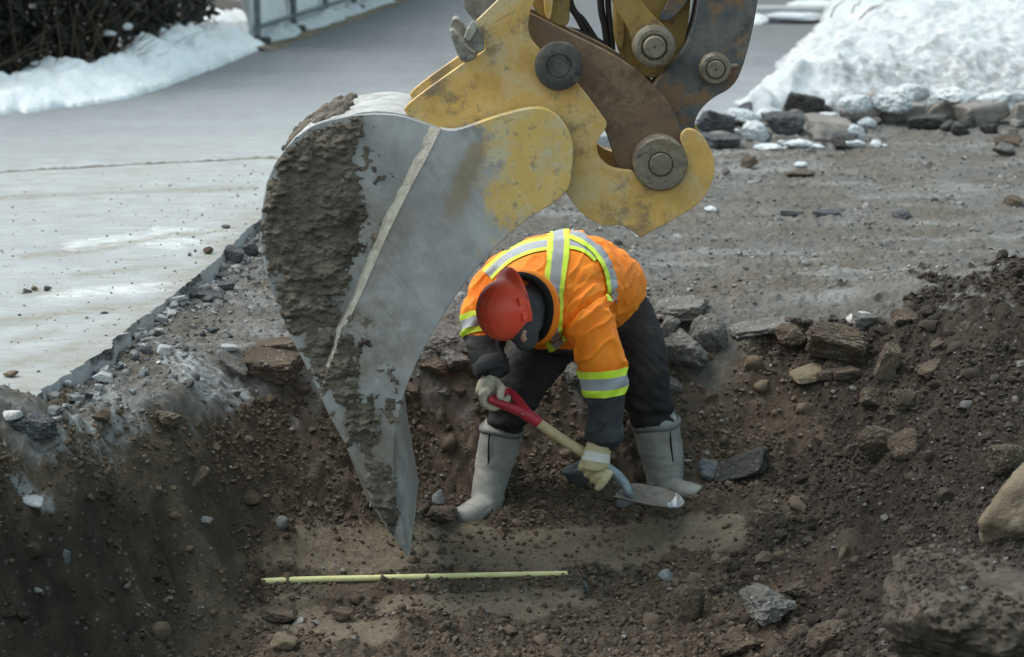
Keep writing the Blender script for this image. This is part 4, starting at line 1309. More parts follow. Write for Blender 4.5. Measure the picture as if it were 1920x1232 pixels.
def lay_strip(name, pix, bands, lift):
    """sewn tape: each band is carried down onto the cloth it lies on; bands = [(offset0, offset1, material)] across the run"""
    pts = [np.array(p) for p in spline(pix, 10)]
    V, F, MI = [], [], []
    mats = []
    for o0, o1, mt in bands:
        if mt not in mats: mats.append(mt)
        base = None
        nw = 5
        rows = []
        for k, p in enumerate(pts):
            t = pts[min(k + 1, len(pts) - 1)] - pts[max(k - 1, 0)]
            t = t / (np.linalg.norm(t) + 1e-9)
            nrm = np.array([-t[1], t[0]])
            row = []
            for q in range(nw):
                o = o0 + (o1 - o0) * q / (nw - 1)
                qx, qy = p[0] + nrm[0] * o, p[1] + nrm[1] * o
                dirv = (W(qx, qy, 7.8) - CAMP).normalized()
                hit, hn, _, _ = JB.ray_cast(CAMP, dirv)
                row.append(None if hit is None else hit + hn * lift)
            rows.append(row)
        for k in range(len(rows) - 1):
            for q in range(nw - 1):
                quad = [rows[k][q], rows[k][q + 1], rows[k + 1][q + 1], rows[k + 1][q]]
                if any(x is None for x in quad): continue
                if max((quad[0] - quad[2]).length, (quad[1] - quad[3]).length) > .06: continue
                V.append(quad); MI.append(mats.index(mt))
    bm = bmesh.new()
    for quad, mi in zip(V, MI):
        bm.faces.new([bm.verts.new(q) for q in quad]).material_index = mi
    bmesh.ops.remove_doubles(bm, verts=bm.verts[:], dist=.0003)
    me = bpy.data.meshes.new(name); bm.to_mesh(me); bm.free()
    return link(name, me, [MAT[m] for m in mats], jacket, True)

L_, S_ = 'lime', 'silver'
lay_strip("reflective_tape", [(914,516),(927,503),(943,489),(959,478),(980,468),(1004,461),(1032,457),(1062,455),(1085,458),(1104,466),(1122,482)], [(-12,-6,L_),(-6,7,S_),(7,13,L_)], .0050)
lay_strip("reflective_tape", [(1047,432),(1047,452),(1046,475),(1043,500),(1040,525),(1036,555),(1033,585),(1034,612),(1040,634),(1050,648)], [(-20,-10,L_),(-10,10,S_),(10,20,L_)], .0066)
lay_strip("reflective_tape", [(1070,437),(1092,446),(1112,460),(1128,478),(1140,498),(1147,522),(1150,548),(1150,566)], [(-6,6,S_),(6,14,L_)], .0082)

def ring_tape(name, rows, v0, bands, far=.3):
    """tape running right round a sleeve"""
    a, b = W(*rows[0]), W(*rows[1])
    ax = (b - a).normalized()
    u = ax.cross(Vector((0, 1, 0))).normalized(); w = ax.cross(u)
    V, F, MI, mats = [], [], [], []
    n = 64
    for s0, s1, mt in bands:
        if mt not in mats: mats.append(mt)
        base = len(V)
        for q in range(4):
            c = a + ax * (s0 + (s1 - s0) * q / 3)
            for k in range(n):
                th = 2 * math.pi * k / n
                dv = u * math.cos(th) + w * math.sin(th)
                hit, hn, _, dist = JB.ray_cast(c + dv * .012, dv)
                r = dist + .012 if hit is not None and dist < far else .09
                V.append(c + dv * (min(r, .11) + .004))
        for f in grid_faces(4, n, True):
            F.append(tuple(int(i) + base for i in f)); MI.append(mats.index(mt))
    me = mesh_py(name, V, F)
    me.polygons.foreach_set("material_index", MI)
    return link(name, me, [MAT[m] for m in mats], jacket, True)
ring_tape("reflective_tape", [(1129,694,7.612), (1135,760,7.60)], 0, [(-.008,.020,L_),(.020,.062,S_),(.062,.090,L_)])
ring_tape("reflective_tape", [(906,592,7.785), (911,655,7.72)], 0, [(.0,.022,L_),(.022,.060,S_),(.060,.082,L_)])
# cuff hems and the sleeve seam lines
for rows, nm in ((arm_r, 0), (arm_l, 1)):
    a, b = W(*rows[-2][:3]), W(*rows[-1][:3])
    ax = (b - a).normalized()
    r = rows[-1][3]
    v, f = tube_vf([b - ax * .02, b + ax * .010, b + ax * .034, b + ax * .040, b + ax * .041], [r * 1.00, r * 1.02, r * 1.00, r * .97, r * .80], None, 28, 0)
    link("cuff", mesh_py("cuff", v, f), MAT['black_cloth'], jacket, True)

# hood, collar, hard hat
hd = fused("hood", [chain([(1004,578,7.69,.115,.11),(994,582,7.63,.112),(984,584,7.60,.096),(972,584,7.58,.088)], 4), chain([(982,598,7.58,.082),(982,618,7.535,.074),(986,632,7.53,.05)], 3)], .008, 8)
co, no = get_co(hd), get_no(hd)
set_co(hd, co + no * (.006 * fbm(co * 14, 3))[:, None])
link("hood", hd, MAT['hood'], person, True)

def torus_on(name, c, axis, R0, r, mat, parent, squash=1.0, ref=Vector((0, 0, 1)), wob=.006, arc=None):
    axis = axis.normalized()
    u = (ref - axis * ref.dot(axis)).normalized(); w = axis.cross(u)
    V = []
    n, k = 56, 10
    for i in range(n):
        th = 2 * math.pi * i / n
        dr = u * math.cos(th) + w * (math.sin(th) * squash)
        off = wob * math.sin(3 * th + 1)
        for j in range(k):
            ph = 2 * math.pi * j / k
            V.append(c + dr * (R0 + r * math.cos(ph)) + axis * (r * 1.5 * math.sin(ph) + off))
    F = []
    for i in range(n):
        for j in range(k):
            F.append((i * k + j, ((i + 1) % n) * k + j, ((i + 1) % n) * k + (j + 1) % k, i * k + (j + 1) % k))
    return link(name, mesh_py(name, V, F), mat, parent, True)
torus_on("collar", W(982, 577, 7.62), Vector((-.62, -.78, -.05)), .122, .014, MAT['black'], person, 1.0)
torus_on("collar", W(988, 577, 7.645), Vector((-.62, -.78, -.05)), .132, .016, MAT['orange'], person, 1.0)

def hard_hat():
    crown = Vector((-.74, -.62, -.20)).normalized()
    peak = Vector((-.22, -.05, .97)); peak = (peak - crown * peak.dot(crown)).normalized()
    side = peak.cross(crown)
    c = W(957, 576, 7.545)
    nlat, nlon = 26, 96
    def shell(rx, ry, rz, ridge):
        V = []
        for i in range(nlat):
            a = math.pi / 2 * i / (nlat - 1)           # 0 rim .. 90 top
            for j in range(nlon):
                th = 2 * math.pi * j / nlon
                x, y, z = math.cos(th) * math.cos(a) ** .86, math.sin(th) * math.cos(a) ** .86, math.sin(a) ** .92
                k = 1.0
                if ridge:
                    for off, am, wd in ((0, .026, .15), (.34, .016, .07), (-.34, .016, .07)):
                        k += am * math.exp(-((x - off) / wd) ** 2) * sstep(.12, .45, z)
                V.append(c + side * (rx * x * k) + peak * (ry * y * k) + crown * (rz * z * k))
        return V
    V = shell(.094, .114, .136, True)
    F = [tuple(int(q) for q in f) for f in grid_faces(nlat, nlon, True)]
    # brim: short gutter all round, long peak on one side
    base = len(V)
    for ring, (o, dz) in enumerate(((0.003, 0.0), (.5, -.004), (1.0, -.010), (1.0, -.016), (.4, -.014), (-.06, -.010))):
        for j in range(nlon):
            th = 2 * math.pi * j / nlon
            x, y = math.cos(th), math.sin(th)
            pk = max(0, y) ** 2.2
            w_ = .005 + .024 * pk
            V.append(c + side * ((.094 + o * w_) * x) + peak * ((.114 + o * w_) * y) + crown * (dz - o * .018 * pk))
    F += [tuple(int(q) + base for q in f) for f in grid_faces(6, nlon, True)]
    me = mesh_py("hard_hat", V, F)
    bm = bmesh.new(); bm.from_mesh(me)
    bmesh.ops.remove_doubles(bm, verts=bm.verts[:], dist=.0012)
    bmesh.ops.recalc_face_normals(bm, faces=bm.faces[:]); bm.to_mesh(me); bm.free()
    hat = link("hard_hat", me, MAT['hat'], person, True, 50)
    # accessory slots on the rim and the grey harness inside
    for sgn in (1, -1):
        for q in (-.02, .035):
            p = c + side * (.094 * sgn) + peak * q + crown * .018
            rot = Matrix((side, peak, crown)).transposed()
            v, f = box_vf(p, (.010, .030, .022), rot)
            m_ = mesh_py("slot", v, f); bevel_mesh(m_, .003)
            link("slot", m_, MAT['hat'], hat)
    v, f = tube_vf([c + side * (.088 * math.cos(t)) + peak * (.107 * math.sin(t)) - crown * .012 for t in np.linspace(.3, 2.8, 20)], [(.004, .016)] * 20, crown, 8, 1)
    link("headband", mesh_py("headband", v, f), MAT['hood'], hat, True)
hard_hat()

# boots
def boot(top, shaft, foot, tilt):
    parts = [chain(shaft, 6, None, 24, 3), chain(foot, 6, LAT if False else None, 20)]
    me = fused("boot", parts, .0065, 6)
    co, no = get_co(me), get_no(me)
    set_co(me, co + no * (.0035 * fbm(co * 11, 3) + .0025 * np.clip(1 - np.abs(fbm(co * np.array([5, 5, 16.]), 2)) * 3, 0, 1))[:, None])
    b = link("boot", me, MAT['rubber'], person, True)
    return b
bl = boot(None, [(941,812,7.94,.082),(934,842,7.93,.080),(924,880,7.91,.071),(917,912,7.88,.066),(914,936,7.86,.064)],
          [(922,942,7.88,.056,.046),(908,948,7.83,.056,.046),(890,958,7.77,.056,.042),(873,966,7.72,.050,.036)], 0)
br = boot(None, [(1231,800,8.02,.090),(1236,830,8.02,.088),(1244,866,8.01,.080),(1247,892,8.0,.076),(1248,908,7.99,.072)],
          [(1234,914,8.0,.056,.042),(1258,917,7.96,.056,.044),(1284,922,7.91,.054,.040),(1304,925,7.87,.046,.036)], 0)
def boot_extras(b, c, ax, r, cord, foot, rows, seam):
    torus_on("boot_cuff", c, ax, r, .0075, MAT['rubber_dark'], b, 1, Vector((1, 0, 0)), .004)
    a = ax.normalized()
    s = spline([(p[0], p[1], p[2]) for p in cord], 6)
    v, f = tube_vf([W(*p) for p in s], [.0035] * len(s), None, 6, 1)
    link("drawcord", mesh_py("drawcord", v, f), MAT['black'], b, True)
    v, f = chain(foot, 6, None, 20)
    zc = min(x.z for x in v)
    link("sole", mesh_py("sole", v, f), MAT['sole'], b, True)
    if seam:
        s = spline(seam, 8)
        BV = BVHTree.FromPolygons([q.co for q in b.data.vertices], [tuple(p.vertices) for p in b.data.polygons])
        pts = []
        for p in s:
            hit = BV.ray_cast(CAMP, (W(p[0], p[1], 7.8) - CAMP).normalized())[0]
            if hit is not None: pts.append(hit)
        v, f = tube_vf(pts, [.0028] * len(pts), None, 6, 1)
        link("rubber_ridge", mesh_py("rubber_ridge", v, f), MAT['rubber'], b, True)
boot_extras(bl, W(941.5, 806, 7.94), Vector((.13, .04, 1)), .083, [(918,814,7.862),(916,836,7.856),(916,862,7.852),(914,886,7.85)],
            [(928,956,7.87,.056,.017),(908,962,7.82,.060,.017),(888,972,7.76,.060,.017),(870,979,7.705,.052,.017)], leg_l, [(868,944),(888,948),(906,962),(920,952),(938,946)])
boot_extras(br, W(1230.5, 795, 8.02), Vector((-.16, .04, 1)), .092, [(1256,808,7.945),(1258,832,7.94),(1262,868,7.94)],
            [(1232,930,8.0,.054,.016),(1258,932,7.955,.056,.016),(1286,937,7.905,.055,.016),(1306,940,7.87,.046,.015)], leg_r, None)

# gloves
def px_m(y): return (y / CP) / FPX * 1.0
GA, GB = W(922, 750, 7.585), W(951, 733, 7.70)           # ends of the shovel's grip bar
bar = (GB - GA).normalized()
def fist():
    mid = (GA + GB) / 2
    out = (W(880, 728, 7.60) - W(915, 738, 7.62)).normalized()
    up = Vector((0, 0, 1))
    parts = [tube_vf([W(922, 702, 7.665), W(914, 720, 7.64), W(908, 732, 7.632)], [(.036, .030), (.046, .034), (.042, .032)], bar, 16)]
    for k in range(4):
        o = mid + bar * (-.045 + .030 * k)
        ln = (.95, 1.05, 1.0, .82)[k]
        pts = [o + out * .028 + up * .018, o + out * .047 * ln + up * .002, o + out * .036 * ln - up * .032 * ln, o - out * .004 - up * .034 * ln, o - out * .024 * ln - up * .010]
        parts.append(tube_vf([Vector(p) for p in spline([tuple(p) for p in pts], 4)], [.0155] * 17, None, 10, 3))
    th = [o0 for o0 in (W(930, 716, 7.63), W(940, 728, 7.60), W(938, 744, 7.575))]
    parts.append(tube_vf(th, [.017, .0165, .014], None, 10, 3))
    me = fused("glove", parts, .0042, 4)
    co, no = get_co(me), get_no(me)
    set_co(me, co + no * (.0018 * fbm(co * 55, 3))[:, None])
    return link("glove", me, MAT['glove_pale'], person, True)
fist()
SH = [W(993, 781, 7.62), W(1046, 818, 7.615), W(1096, 850, 7.61), W(1146, 883, 7.605)]
sd_ = (SH[3] - SH[0]).normalized()
def gripping_glove():
    c = W(1120, 868, 7.61)
    fwd = Vector((0, -1, 0)); fwd = (fwd - sd_ * fwd.dot(sd_)).normalized()
    down = Vector((0, 0, -1)); down = (down - sd_ * down.dot(sd_)); down = (down - fwd * down.dot(fwd)).normalized()
    parts = [tube_vf([W(1124, 834, 7.585), W(1120, 850, 7.57), W(1117, 864, 7.562), W(1118, 874, 7.56)], [(.043, .034), (.047, .030), (.050, .026), (.046, .022)], sd_, 18)]
    for k in range(4):
        o = c + sd_ * (-.040 + .031 * k)
        ln = (.80, .95, 1.06, 1.12)[k]
        pts = [o + fwd * .040 - down * .004, o + fwd * .040 + down * .030 * ln, o + fwd * .020 + down * .056 * ln, o - fwd * .010 + down * .052 * ln, o - fwd * .030 + down * .024]
        if k == 3:
            pts = [o + fwd * .042 - down * .002, o + fwd * .046 + down * .034, o + fwd * .034 + down * .066, o + fwd * .014 + down * .074]
        s = spline([tuple(p) for p in pts], 4)
        parts.append(tube_vf([Vector(p) for p in s], [.0150 - .002 * q / len(s) for q in range(len(s))], None, 10, 3))
    parts.append(tube_vf([c - sd_ * .040 + fwd * .01, c - sd_ * .058 - fwd * .012, c - sd_ * .050 - fwd * .034 + down * .012], [.018, .016, .0145], None, 10, 3))
    me = fused("glove", parts, .0042, 4)
    co, no = get_co(me), get_no(me)
    set_co(me, co + no * (.0016 * fbm(co * 55, 3))[:, None])
    g = link("glove", me, MAT['glove'], person, True)
    # knitted wrist and the white strap over the knuckles
    BV = BVHTree.FromPolygons([v.co for v in me.vertices], [tuple(p.vertices) for p in me.polygons])
    a, b = W(1125, 832, 7.586), W(1118, 874, 7.566)
    ax = (b - a).normalized(); u = sd_; u = (u - ax * u.dot(ax)).normalized(); w = ax.cross(u)
    def band(name, t0, t1, mat, add, rib=0):
        V = []
        for q in range(8):
            cc = a + (b - a) * (t0 + (t1 - t0) * q / 7)
            for k in range(60):
                th = 2 * math.pi * k / 60
                dv = u * math.cos(th) + w * math.sin(th)
                hit, _, _, dist = BV.ray_cast(cc + dv * .3, -dv)
                r = (.3 - dist) if hit is not None else .04
                V.append(cc + dv * (max(r, .03) + add + rib * (k % 2) * .002))
        link(name, mesh_py(name, V, [tuple(int(i) for i in f) for f in grid_faces(8, 60, True)]), mat, g, True)
    band("knit_wrist", -.02, .40, MAT['glove'], .003, 1)
    band("knuckle_strap", .36, .80, MAT['white'], .0035)
gripping_glove()

# ------------------------------------------------------------------ shovel
shovel = empty("shovel", W(1200, 945, 7.6), "round point shovel with a red grip and wooden shaft held by the worker", "shovel")
s = spline([tuple(p) for p in SH], 6)
v, f = tube_vf([Vector(p) for p in s], [.0195] * len(s), None, 16, 2)
link("shaft", mesh_py("shaft", v, f), MAT['wood'], shovel, True)
# forked grip
pA = [SH[0] + sd_ * .01, W(984, 775, 7.62), W(966, 768, 7.61), W(945, 760, 7.595), GA]
pB = [SH[0] + sd_ * .01, W(986, 772, 7.63), W(972, 752, 7.66), W(962, 741, 7.685), GB]
parts = []
for pp in (pA, pB):
    ss = spline([tuple(p) for p in pp], 5)
    parts.append(tube_vf([Vector(p) for p in ss], [.0225 - .007 * q / (len(ss) - 1) for q in range(len(ss))], None, 12, 3))
parts.append(tube_vf([SH[0] + sd_ * .035, SH[0] - sd_ * .02], [.0225, .024], None, 14, 2))
parts.append(tube_vf([GA - bar * .006, GB + bar * .006], [.0125, .0125], None, 12, 3))
link("grip", fused("grip", parts, .0045, 3), MAT['red'], shovel, True)
v, f = tube_vf([W(980, 777, 7.595), W(980, 777, 7.59)], [.004, .004], None, 8, 2)
link("rivet", mesh_py("rivet", v, f), MAT['bright'], shovel, True)
# crank-necked socket
sk = spline([(1138,878,7.607,.021),(1158,892,7.60,.0195),(1172,908,7.59,.018),(1178,922,7.58,.017),(1184,932,7.58,.013)], 6)
v, f = tube_vf([W(*p[:3]) for p in sk], [p[3] for p in sk], None, 16, 3)
link("socket", mesh_py("socket", v, f), MAT['socket'], shovel, True)
def blade():
    # dished spade blade: rows run from the shoulder (left) to the point (right)
    near = spline([(1149,931,7.50),(1180,938,7.47),(1215,946,7.47),(1250,951,7.49),(1272,951,7.53),(1283,944,7.58)], 8)
    far = spline([(1160,921,7.62),(1185,908,7.70),(1220,912,7.71),(1252,919,7.69),(1274,928,7.65),(1284,941,7.60)], 8)
    n = len(near); m = 15
    G = np.zeros((n, m, 3))
    for i in range(n):
        a, b = np.array(tuple(W(*near[i]))), np.array(tuple(W(*far[i])))
        for j in range(m):
            t = j / (m - 1)
            p = a + (b - a) * t
            dish = -.030 * math.sin(math.pi * t) * min(1, (n - 1 - i) / 10) * (.4 + .6 * min(1, i / 8))
            p[2] += dish + .016 * math.exp(-((t - .55) / .12) ** 2) * max(0, 1 - i / 16)
            G[i, j] = p
    me = mesh_np("blade", G.reshape(-1, 3), grid_faces(n, m))
    o = bpy.data.objects.new("tmp", me); C.objects.link(o)
    sm = o.modifiers.new("s", 'SOLIDIFY'); sm.thickness = .004; sm.offset = -1
    dg = bpy.context.evaluated_depsgraph_get(); dg.update()
    me2 = bpy.data.meshes.new_from_object(o.evaluated_get(dg)); bpy.data.objects.remove(o)
    cen = np.array([p.center[:] for p in me2.polygons]); cx, cy = proj(cen)
    edge_ = (cx + .7 * (cy - 935) + 9 * perlin(cen * 60)) > 1262
    me2.polygons.foreach_set("material_index", edge_.astype(np.int32))
    link("blade", me2, [MAT['blade'], MAT['bright']], shovel, True, 50)
blade()

# ------------------------------------------------------------------ stones, clods and slabs
def ico(sub):
    bm = bmesh.new(); bmesh.ops.create_icosphere(bm, subdivisions=sub, radius=1)
    V = np.array([v.co[:] for v in bm.verts]); F = np.array([[v.index for v in f.verts] for f in bm.faces]); bm.free()
    return V, F
ICO = {k: ico(k) for k in (1, 2, 3, 4, 5, 6)}

def rock_vf(seed, dims, sub=4, planes=13, rough=.10, sharp=14, flat=0.0, round_=0.0, boxy=False, crust=0.0):
    """faceted, chipped stone: a convex cut body with broken relief"""
    r = np.random.default_rng(seed)
    D, F = ICO[sub]
    N = r.normal(size=(planes, 3)); N /= np.linalg.norm(N, axis=1)[:, None]
    N = np.concatenate([N, [[0, 0, 1], [0, 0, -1]]]) if flat else N
    d = r.uniform(.62, 1.0, len(N))
    if flat: d[-2:] = flat
    if boxy:
        ax = np.concatenate([np.eye(3), -np.eye(3)]) + r.normal(0, .16, (6, 3))
        chips = N[:5]
        N = np.concatenate([ax, chips]); N /= np.linalg.norm(N, axis=1)[:, None]
        d = np.concatenate([r.uniform(.66, .86, 6), r.uniform(.85, 1.1, 5)])
        if flat: d[2] = d[5] = flat
    q = np.clip(D @ N.T, 1e-3, None)
    t = d[None, :] / q
    rad = (np.sum(np.minimum(t, 6.0) ** -sharp, axis=1)) ** (-1 / sharp)
    rad = np.minimum(rad, 1.35)
    rad = rad * (1 - round_) + round_
    o = r.uniform(0, 50, 3)
    P_ = D * rad[:, None]
    n = fbm(P_ * 2.2 + o, 4) * rough + fbm(P_ * 7 + o, 3) * rough * .45
    if crust: n = n + crust * (fbm(P_ * 5 + o, 5) + .6 * np.clip(fbm(P_ * 13 + o, 4), -.2, 1))
    P_ = P_ * (1 + n)[:, None]
    return P_ * np.array(dims)[None, :], F

used = {}
def stone(name, label, px, py, w, h, mat, cat=None, depth=.8, tilt=0, yaw=0, pitch=0, seed=None, sub=4, flat=0.0, rough=.10, planes=13, round_=0.0, group=None, road=False, lift=.15, base=None, Y=None, boxy=None):
    """w x h = how large it shows (1920-wide pixels) about the pixel (px, py)"""
    seed = seed if seed is not None else int(px * 7 + py * 13)
    g = on_ground(px, min(py + h * .42, 1225 + 80), road)
    y0 = (g.y + h / FPX * g.y * .15) if Y is None else Y
    c = W(px, py, y0)
    k = (c - CAMP).length / FPX
    dims = (w * k / 2, w * k / 2 * depth, h * k / 2)
    if boxy is None: boxy = any(k in name for k in ('slab', 'block', 'asphalt', 'rubble'))
    crust = .10 if mat in ('clod', 'slab', 'asphalt') and not road else .13 if mat == 'snow' else (.05 if mat in ('boulder', 'wet') else 0)
    if crust and sub == 4 and w > 30: sub = 5
    if sub == 5 and w > 130: sub = 6
    V, F = rock_vf(seed, dims, sub, planes, rough, flat=flat, round_=round_, boxy=boxy, crust=crust)
    rot = np.array((Matrix.Rotation(R(yaw), 3, 'Z') @ Matrix.Rotation(R(tilt), 3, 'Y') @ Matrix.Rotation(R(pitch), 3, 'X')))
    V = V @ rot.T
    me = mesh_np(name, V, F)
    o = link(name, me, MAT[mat], None, True, 38)
    o.location = c
    tag(o, label, cat or name.split("_")[-1], group)
    return o

# the broken rim of the pit
stone("earth_slab", "layered brown slab jutting from the pit rim just left of the bucket", 515, 680, 130, 44, 'clod', "slab", .8, 10, 0, 15, 11, 5, .8, .13)
stone("earth_slab", "thin pale slab tilted up beside the layered brown slab at the pit rim", 437, 684, 66, 34, 'slab', "slab", .6, 32, 0, 25, 12, 4, .5)
stone("earth_slab", "dark crusted slab lying on top of the layered brown slab", 520, 646, 96, 26, 'clod', "slab", .6, -5, 0, 10, 13, 4, .6, .14)
stone("frozen_clod", "upper clod of the broken crust between the bucket and the worker", 832, 628, 92, 40, 'slab', "clod", .8, 14, 0, 20, 14, 5, .6, .16)
stone("frozen_clod", "cracked grey clod below the upper one between the bucket and the worker", 848, 668, 86, 46, 'slab', "clod", .7, 20, 0, 25, 15, 5, .6, .16)
stone("frozen_clod", "small clod at the foot of the broken crust right beside the bucket", 800, 672, 46, 34, 'slab', "clod", .7, -10, 0, 10, 16, 4, .0, .15)
stone("frozen_clod", "grey clod seen between the worker's legs, below the jacket hem", 1072, 700, 66, 40, 'slab', "clod", .8, 12, 0, 20, 17, 4, .6, .14)
stone("gravel_slab", "flat crusty slab on the rim right behind the worker's hip", 1278, 580, 112, 40, 'slab', "slab", .8, -6, 0, 6, 21, 5, .7, .15)
stone("gravel_clod", "rounded grey clod leaning on the rim right of the worker", 1322, 626, 70, 80, 'slab', "clod", .7, 8, 0, 0, 22, 5, .0, .10, 10, .35)
stone("gravel_clod", "broad grey boulder against the worker's right-hand trouser leg", 1275, 660, 90, 66, 'slab', "boulder", .8, 14, 0, 20, 23, 5, .0, .10)
stone("gravel_slab", "thin slab leaning steeply between the worker's leg and the rounded clod", 1247, 622, 30, 78, 'slab', "slab", 1.4, 28, 0, 0, 24, 4, .0, .10)
stone("gravel_slab", "long thin slab lying flat right of the rounded grey clod", 1424, 613, 140, 22, 'slab', "slab", .5, -8, 0, 10, 25, 4, .5, .16)
stone("brown_clod", "round brown clod left of the large earth slab", 1482, 629, 62, 50, 'clod', "clod", .8, 0, 0, 0, 26, 5, .0, .13, 13, .2)
stone("earth_slab", "largest brown earth slab, broken off the right rim of the pit", 1568, 644, 136, 80, 'clod', "slab", .5, 4, 0, 28, 27, 5, .7, .13)
stone("brown_stone", "smooth ochre stone wedged under the largest earth slab", 1512, 701, 78, 28, 'tan', "stone", .8, -10, 0, 0, 28, 4, .0, .06, 8, .4)
stone("brown_clod", "small clod tucked right under the largest earth slab", 1592, 697, 36, 28, 'clod', "clod", .8, 0, 0, 0, 29, 4, .0, .14)
stone("earth_slab", "slab standing on edge right of the largest earth slab", 1664, 682, 44, 76, 'clod', "slab", .8, 24, 0, 0, 30, 4, .0, .12)
stone("brown_clod", "big rounded clod in the middle of the right-hand slope", 1645, 828, 70, 66, 'clod', "clod", .8, -14, 0, 0, 31, 5, .0, .10, 10, .3)
stone("brown_clod", "wedge shaped clod touching the big rounded clod on its right", 1698, 838, 52, 54, 'clod', "clod", .7, 10, 0, 0, 32, 4, .0, .10)
stone("brown_clod", "clod with a peaked top above the big rounded clod", 1700, 752, 42, 48, 'clod', "clod", .8, 0, 0, 0, 33, 4, .0, .12)
stone("brown_clod", "clod halfway down the slope below the standing slab", 1630, 745, 50, 40, 'clod', "clod", .8, 0, 0, 0, 34, 4, .0, .14)
stone("wet_slab", "dark wet slab tilting out of the soil right of the grey boot", 1392, 876, 128, 58, 'wet', "slab", .30, -14, 0, -34, 35, 5, .8, .08)
stone("broken_stone", "jagged grey stone under the left end of the dark wet slab", 1330, 884, 56, 34, 'blue', "stone", .6, 20, 0, 10, 36, 4, .0, .10)
stone("pale_stone", "pale smooth stone lying on the ground above the right slope", 1612, 595, 46, 22, 'pale', "stone", .7, -16, 0, 0, 37, 4, .0, .05, 8, .3)
stone("brown_clod", "large soft clod at the right edge of the picture", 1892, 858, 74, 62, 'clod', "clod", .8, -20, 0, 0, 38, 5, .0, .10, 10, .3)
stone("mud_boulder", "huge muddy boulder in the near right corner of the pit", 1812, 1166, 390, 232, 'boulder', "boulder", .8, -6, 0, 0, 40, 5, .0, .10, 12, .12)
stone("ochre_rock", "tan rock standing behind the huge muddy boulder at the right edge", 1924, 958, 124, 150, 'tan', "rock", .8, 34, 0, 0, 41, 5, .0, .08, 10, .1)
stone("bluish_rock", "blue grey rock set in the pit wall behind the gloved hand and shovel", 1104, 885, 76, 76, 'blue', "rock", .7, 10, 0, 0, 42, 5, .0, .08)
stone("bluish_rock", "glossy bluish stone just under the shovel blade", 1168, 946, 34, 18, 'blue', "stone", .8, 0, 0, 0, 43, 4, .0, .06)
stone("grey_stone", "light grey angular stone between the bucket tip and the left boot", 821, 932, 32, 25, 'grey', "stone", .8, 0, 0, 0, 44, 4, .0, .05, 9)
stone("flat_stone", "flat brown stone touching the toe of the left boot", 828, 968, 64, 30, 'clod', "stone", .8, -8, 0, 0, 45, 4, .0, .07)
stone("small_stone", "small brownish stone between the flat brown stone and the grey angular one", 797, 952, 22, 16, 'clod', "stone", .8, 0, 0, 0, 46, 3)
stone("round_cobble", "round grey cobble stuck in the left pit wall", 529, 980, 26, 30, 'grey', "cobble", .8, 0, 0, 0, 47, 4, .0, .03, 12, .6)
stone("cut_stone", "pale squarish stone on the pit floor right of the yellow pipe", 1252, 1081, 30, 22, 'grey', "stone", .8, 0, 20, 0, 48, 4, .0, .03, 6)
stone("brown_clod", "upright lump of soil below the squarish pale stone", 1288, 1134, 66, 86, 'clod', "clod", .7, -6, 0, 0, 49, 5, .0, .10, 10, .2)
stone("rusty_stone", "rust brown stone at the bottom of the pit near the lower left", 532, 1203, 54, 34, 'tan', "stone", .8, 4, 0, 0, 50, 4, .0, .08)
stone("yellow_stone", "small yellowish stone alone on the right slope", 1581, 1036, 20, 28, 'tan', "stone", .8, 0, 0, 0, 51, 3, .0, .08)
stone("small_stone", "small bluish stone at the right end of the yellow pipe", 1096, 1100, 14, 24, 'blue', "stone", .8, 0, 0, 0, 52, 3)
stone("gravel_clod", "grey lumpy clod low on the right beside the huge boulder", 1440, 1135, 86, 60, 'slab', "clod", .8, 0, 0, 0, 53, 5, .0, .18)
stone("brown_clod", "square brown clod right of the grey lumpy clod", 1500, 1105, 56, 44, 'clod', "clod", .8, 0, 0, 0, 54, 4, .0, .14)
stone("brown_clod", "crumbling clod at the bottom edge left of the huge boulder", 1560, 1190, 80, 60, 'clod', "clod", .8, 0, 0, 0, 55, 5, .0, .18)
stone("brown_clod", "soft clod at the very bottom of the picture below the upright lump", 1390, 1205, 70, 46, 'clod', "clod", .8, 0, 0, 0, 56, 5, .0, .18)
stone("smooth_lump", "smooth clay lump in the lower left floor of the pit", 520, 1150, 86, 34, 'clod', "clay lump", .8, 4, 0, 0, 57, 4, .6, .05)
stone("smooth_lump", "smaller smooth clay lump right of the other clay lump", 640, 1152, 40, 30, 'clod', "clay lump", .8, 4, 0, 0, 58, 4, .6, .05)
# left slope
stone("concrete_rubble", "pale rounded lump of concrete at the end of the cut road edge", 24, 778, 40, 20, 'pale', "rubble", .8, 0, 0, 0, 60, 4, .0, .06, 10, .3)
stone("broken_asphalt", "heap of dark crumbled asphalt right of the pale concrete lump", 66, 800, 90, 44, 'asphalt', "rubble", .7, 16, 0, 0, 61, 5, .0, .22)
stone("pale_slab", "scraped pale slab at the left edge above the dark corner", 60, 938, 54, 22, 'concrete', "slab", .7, 14, 0, 10, 62, 4, .5, .08)
stone("bluish_chip", "upright bluish chip of stone in the dark left wall", 124, 1046, 20, 44, 'blue', "stone", .6, 16, 0, 0, 63, 4)
stone("bluish_chip", "small pale bluish chip below the upright one in the left wall", 70, 1106, 18, 14, 'grey', "stone", .8, 0, 0, 0, 64, 3)
stone("brown_clod", "cracked brown clod on the left slope under the white scrapes", 310, 780, 60, 26, 'clod', "clod", .8, 6, 0, 0, 65, 4, .0, .16)
stone("clay_wedge", "smooth wedge of clay where the left slope breaks", 372, 897, 56, 36, 'clod', "clod", .7, -30, 0, 10, 66, 4, .0, .06)
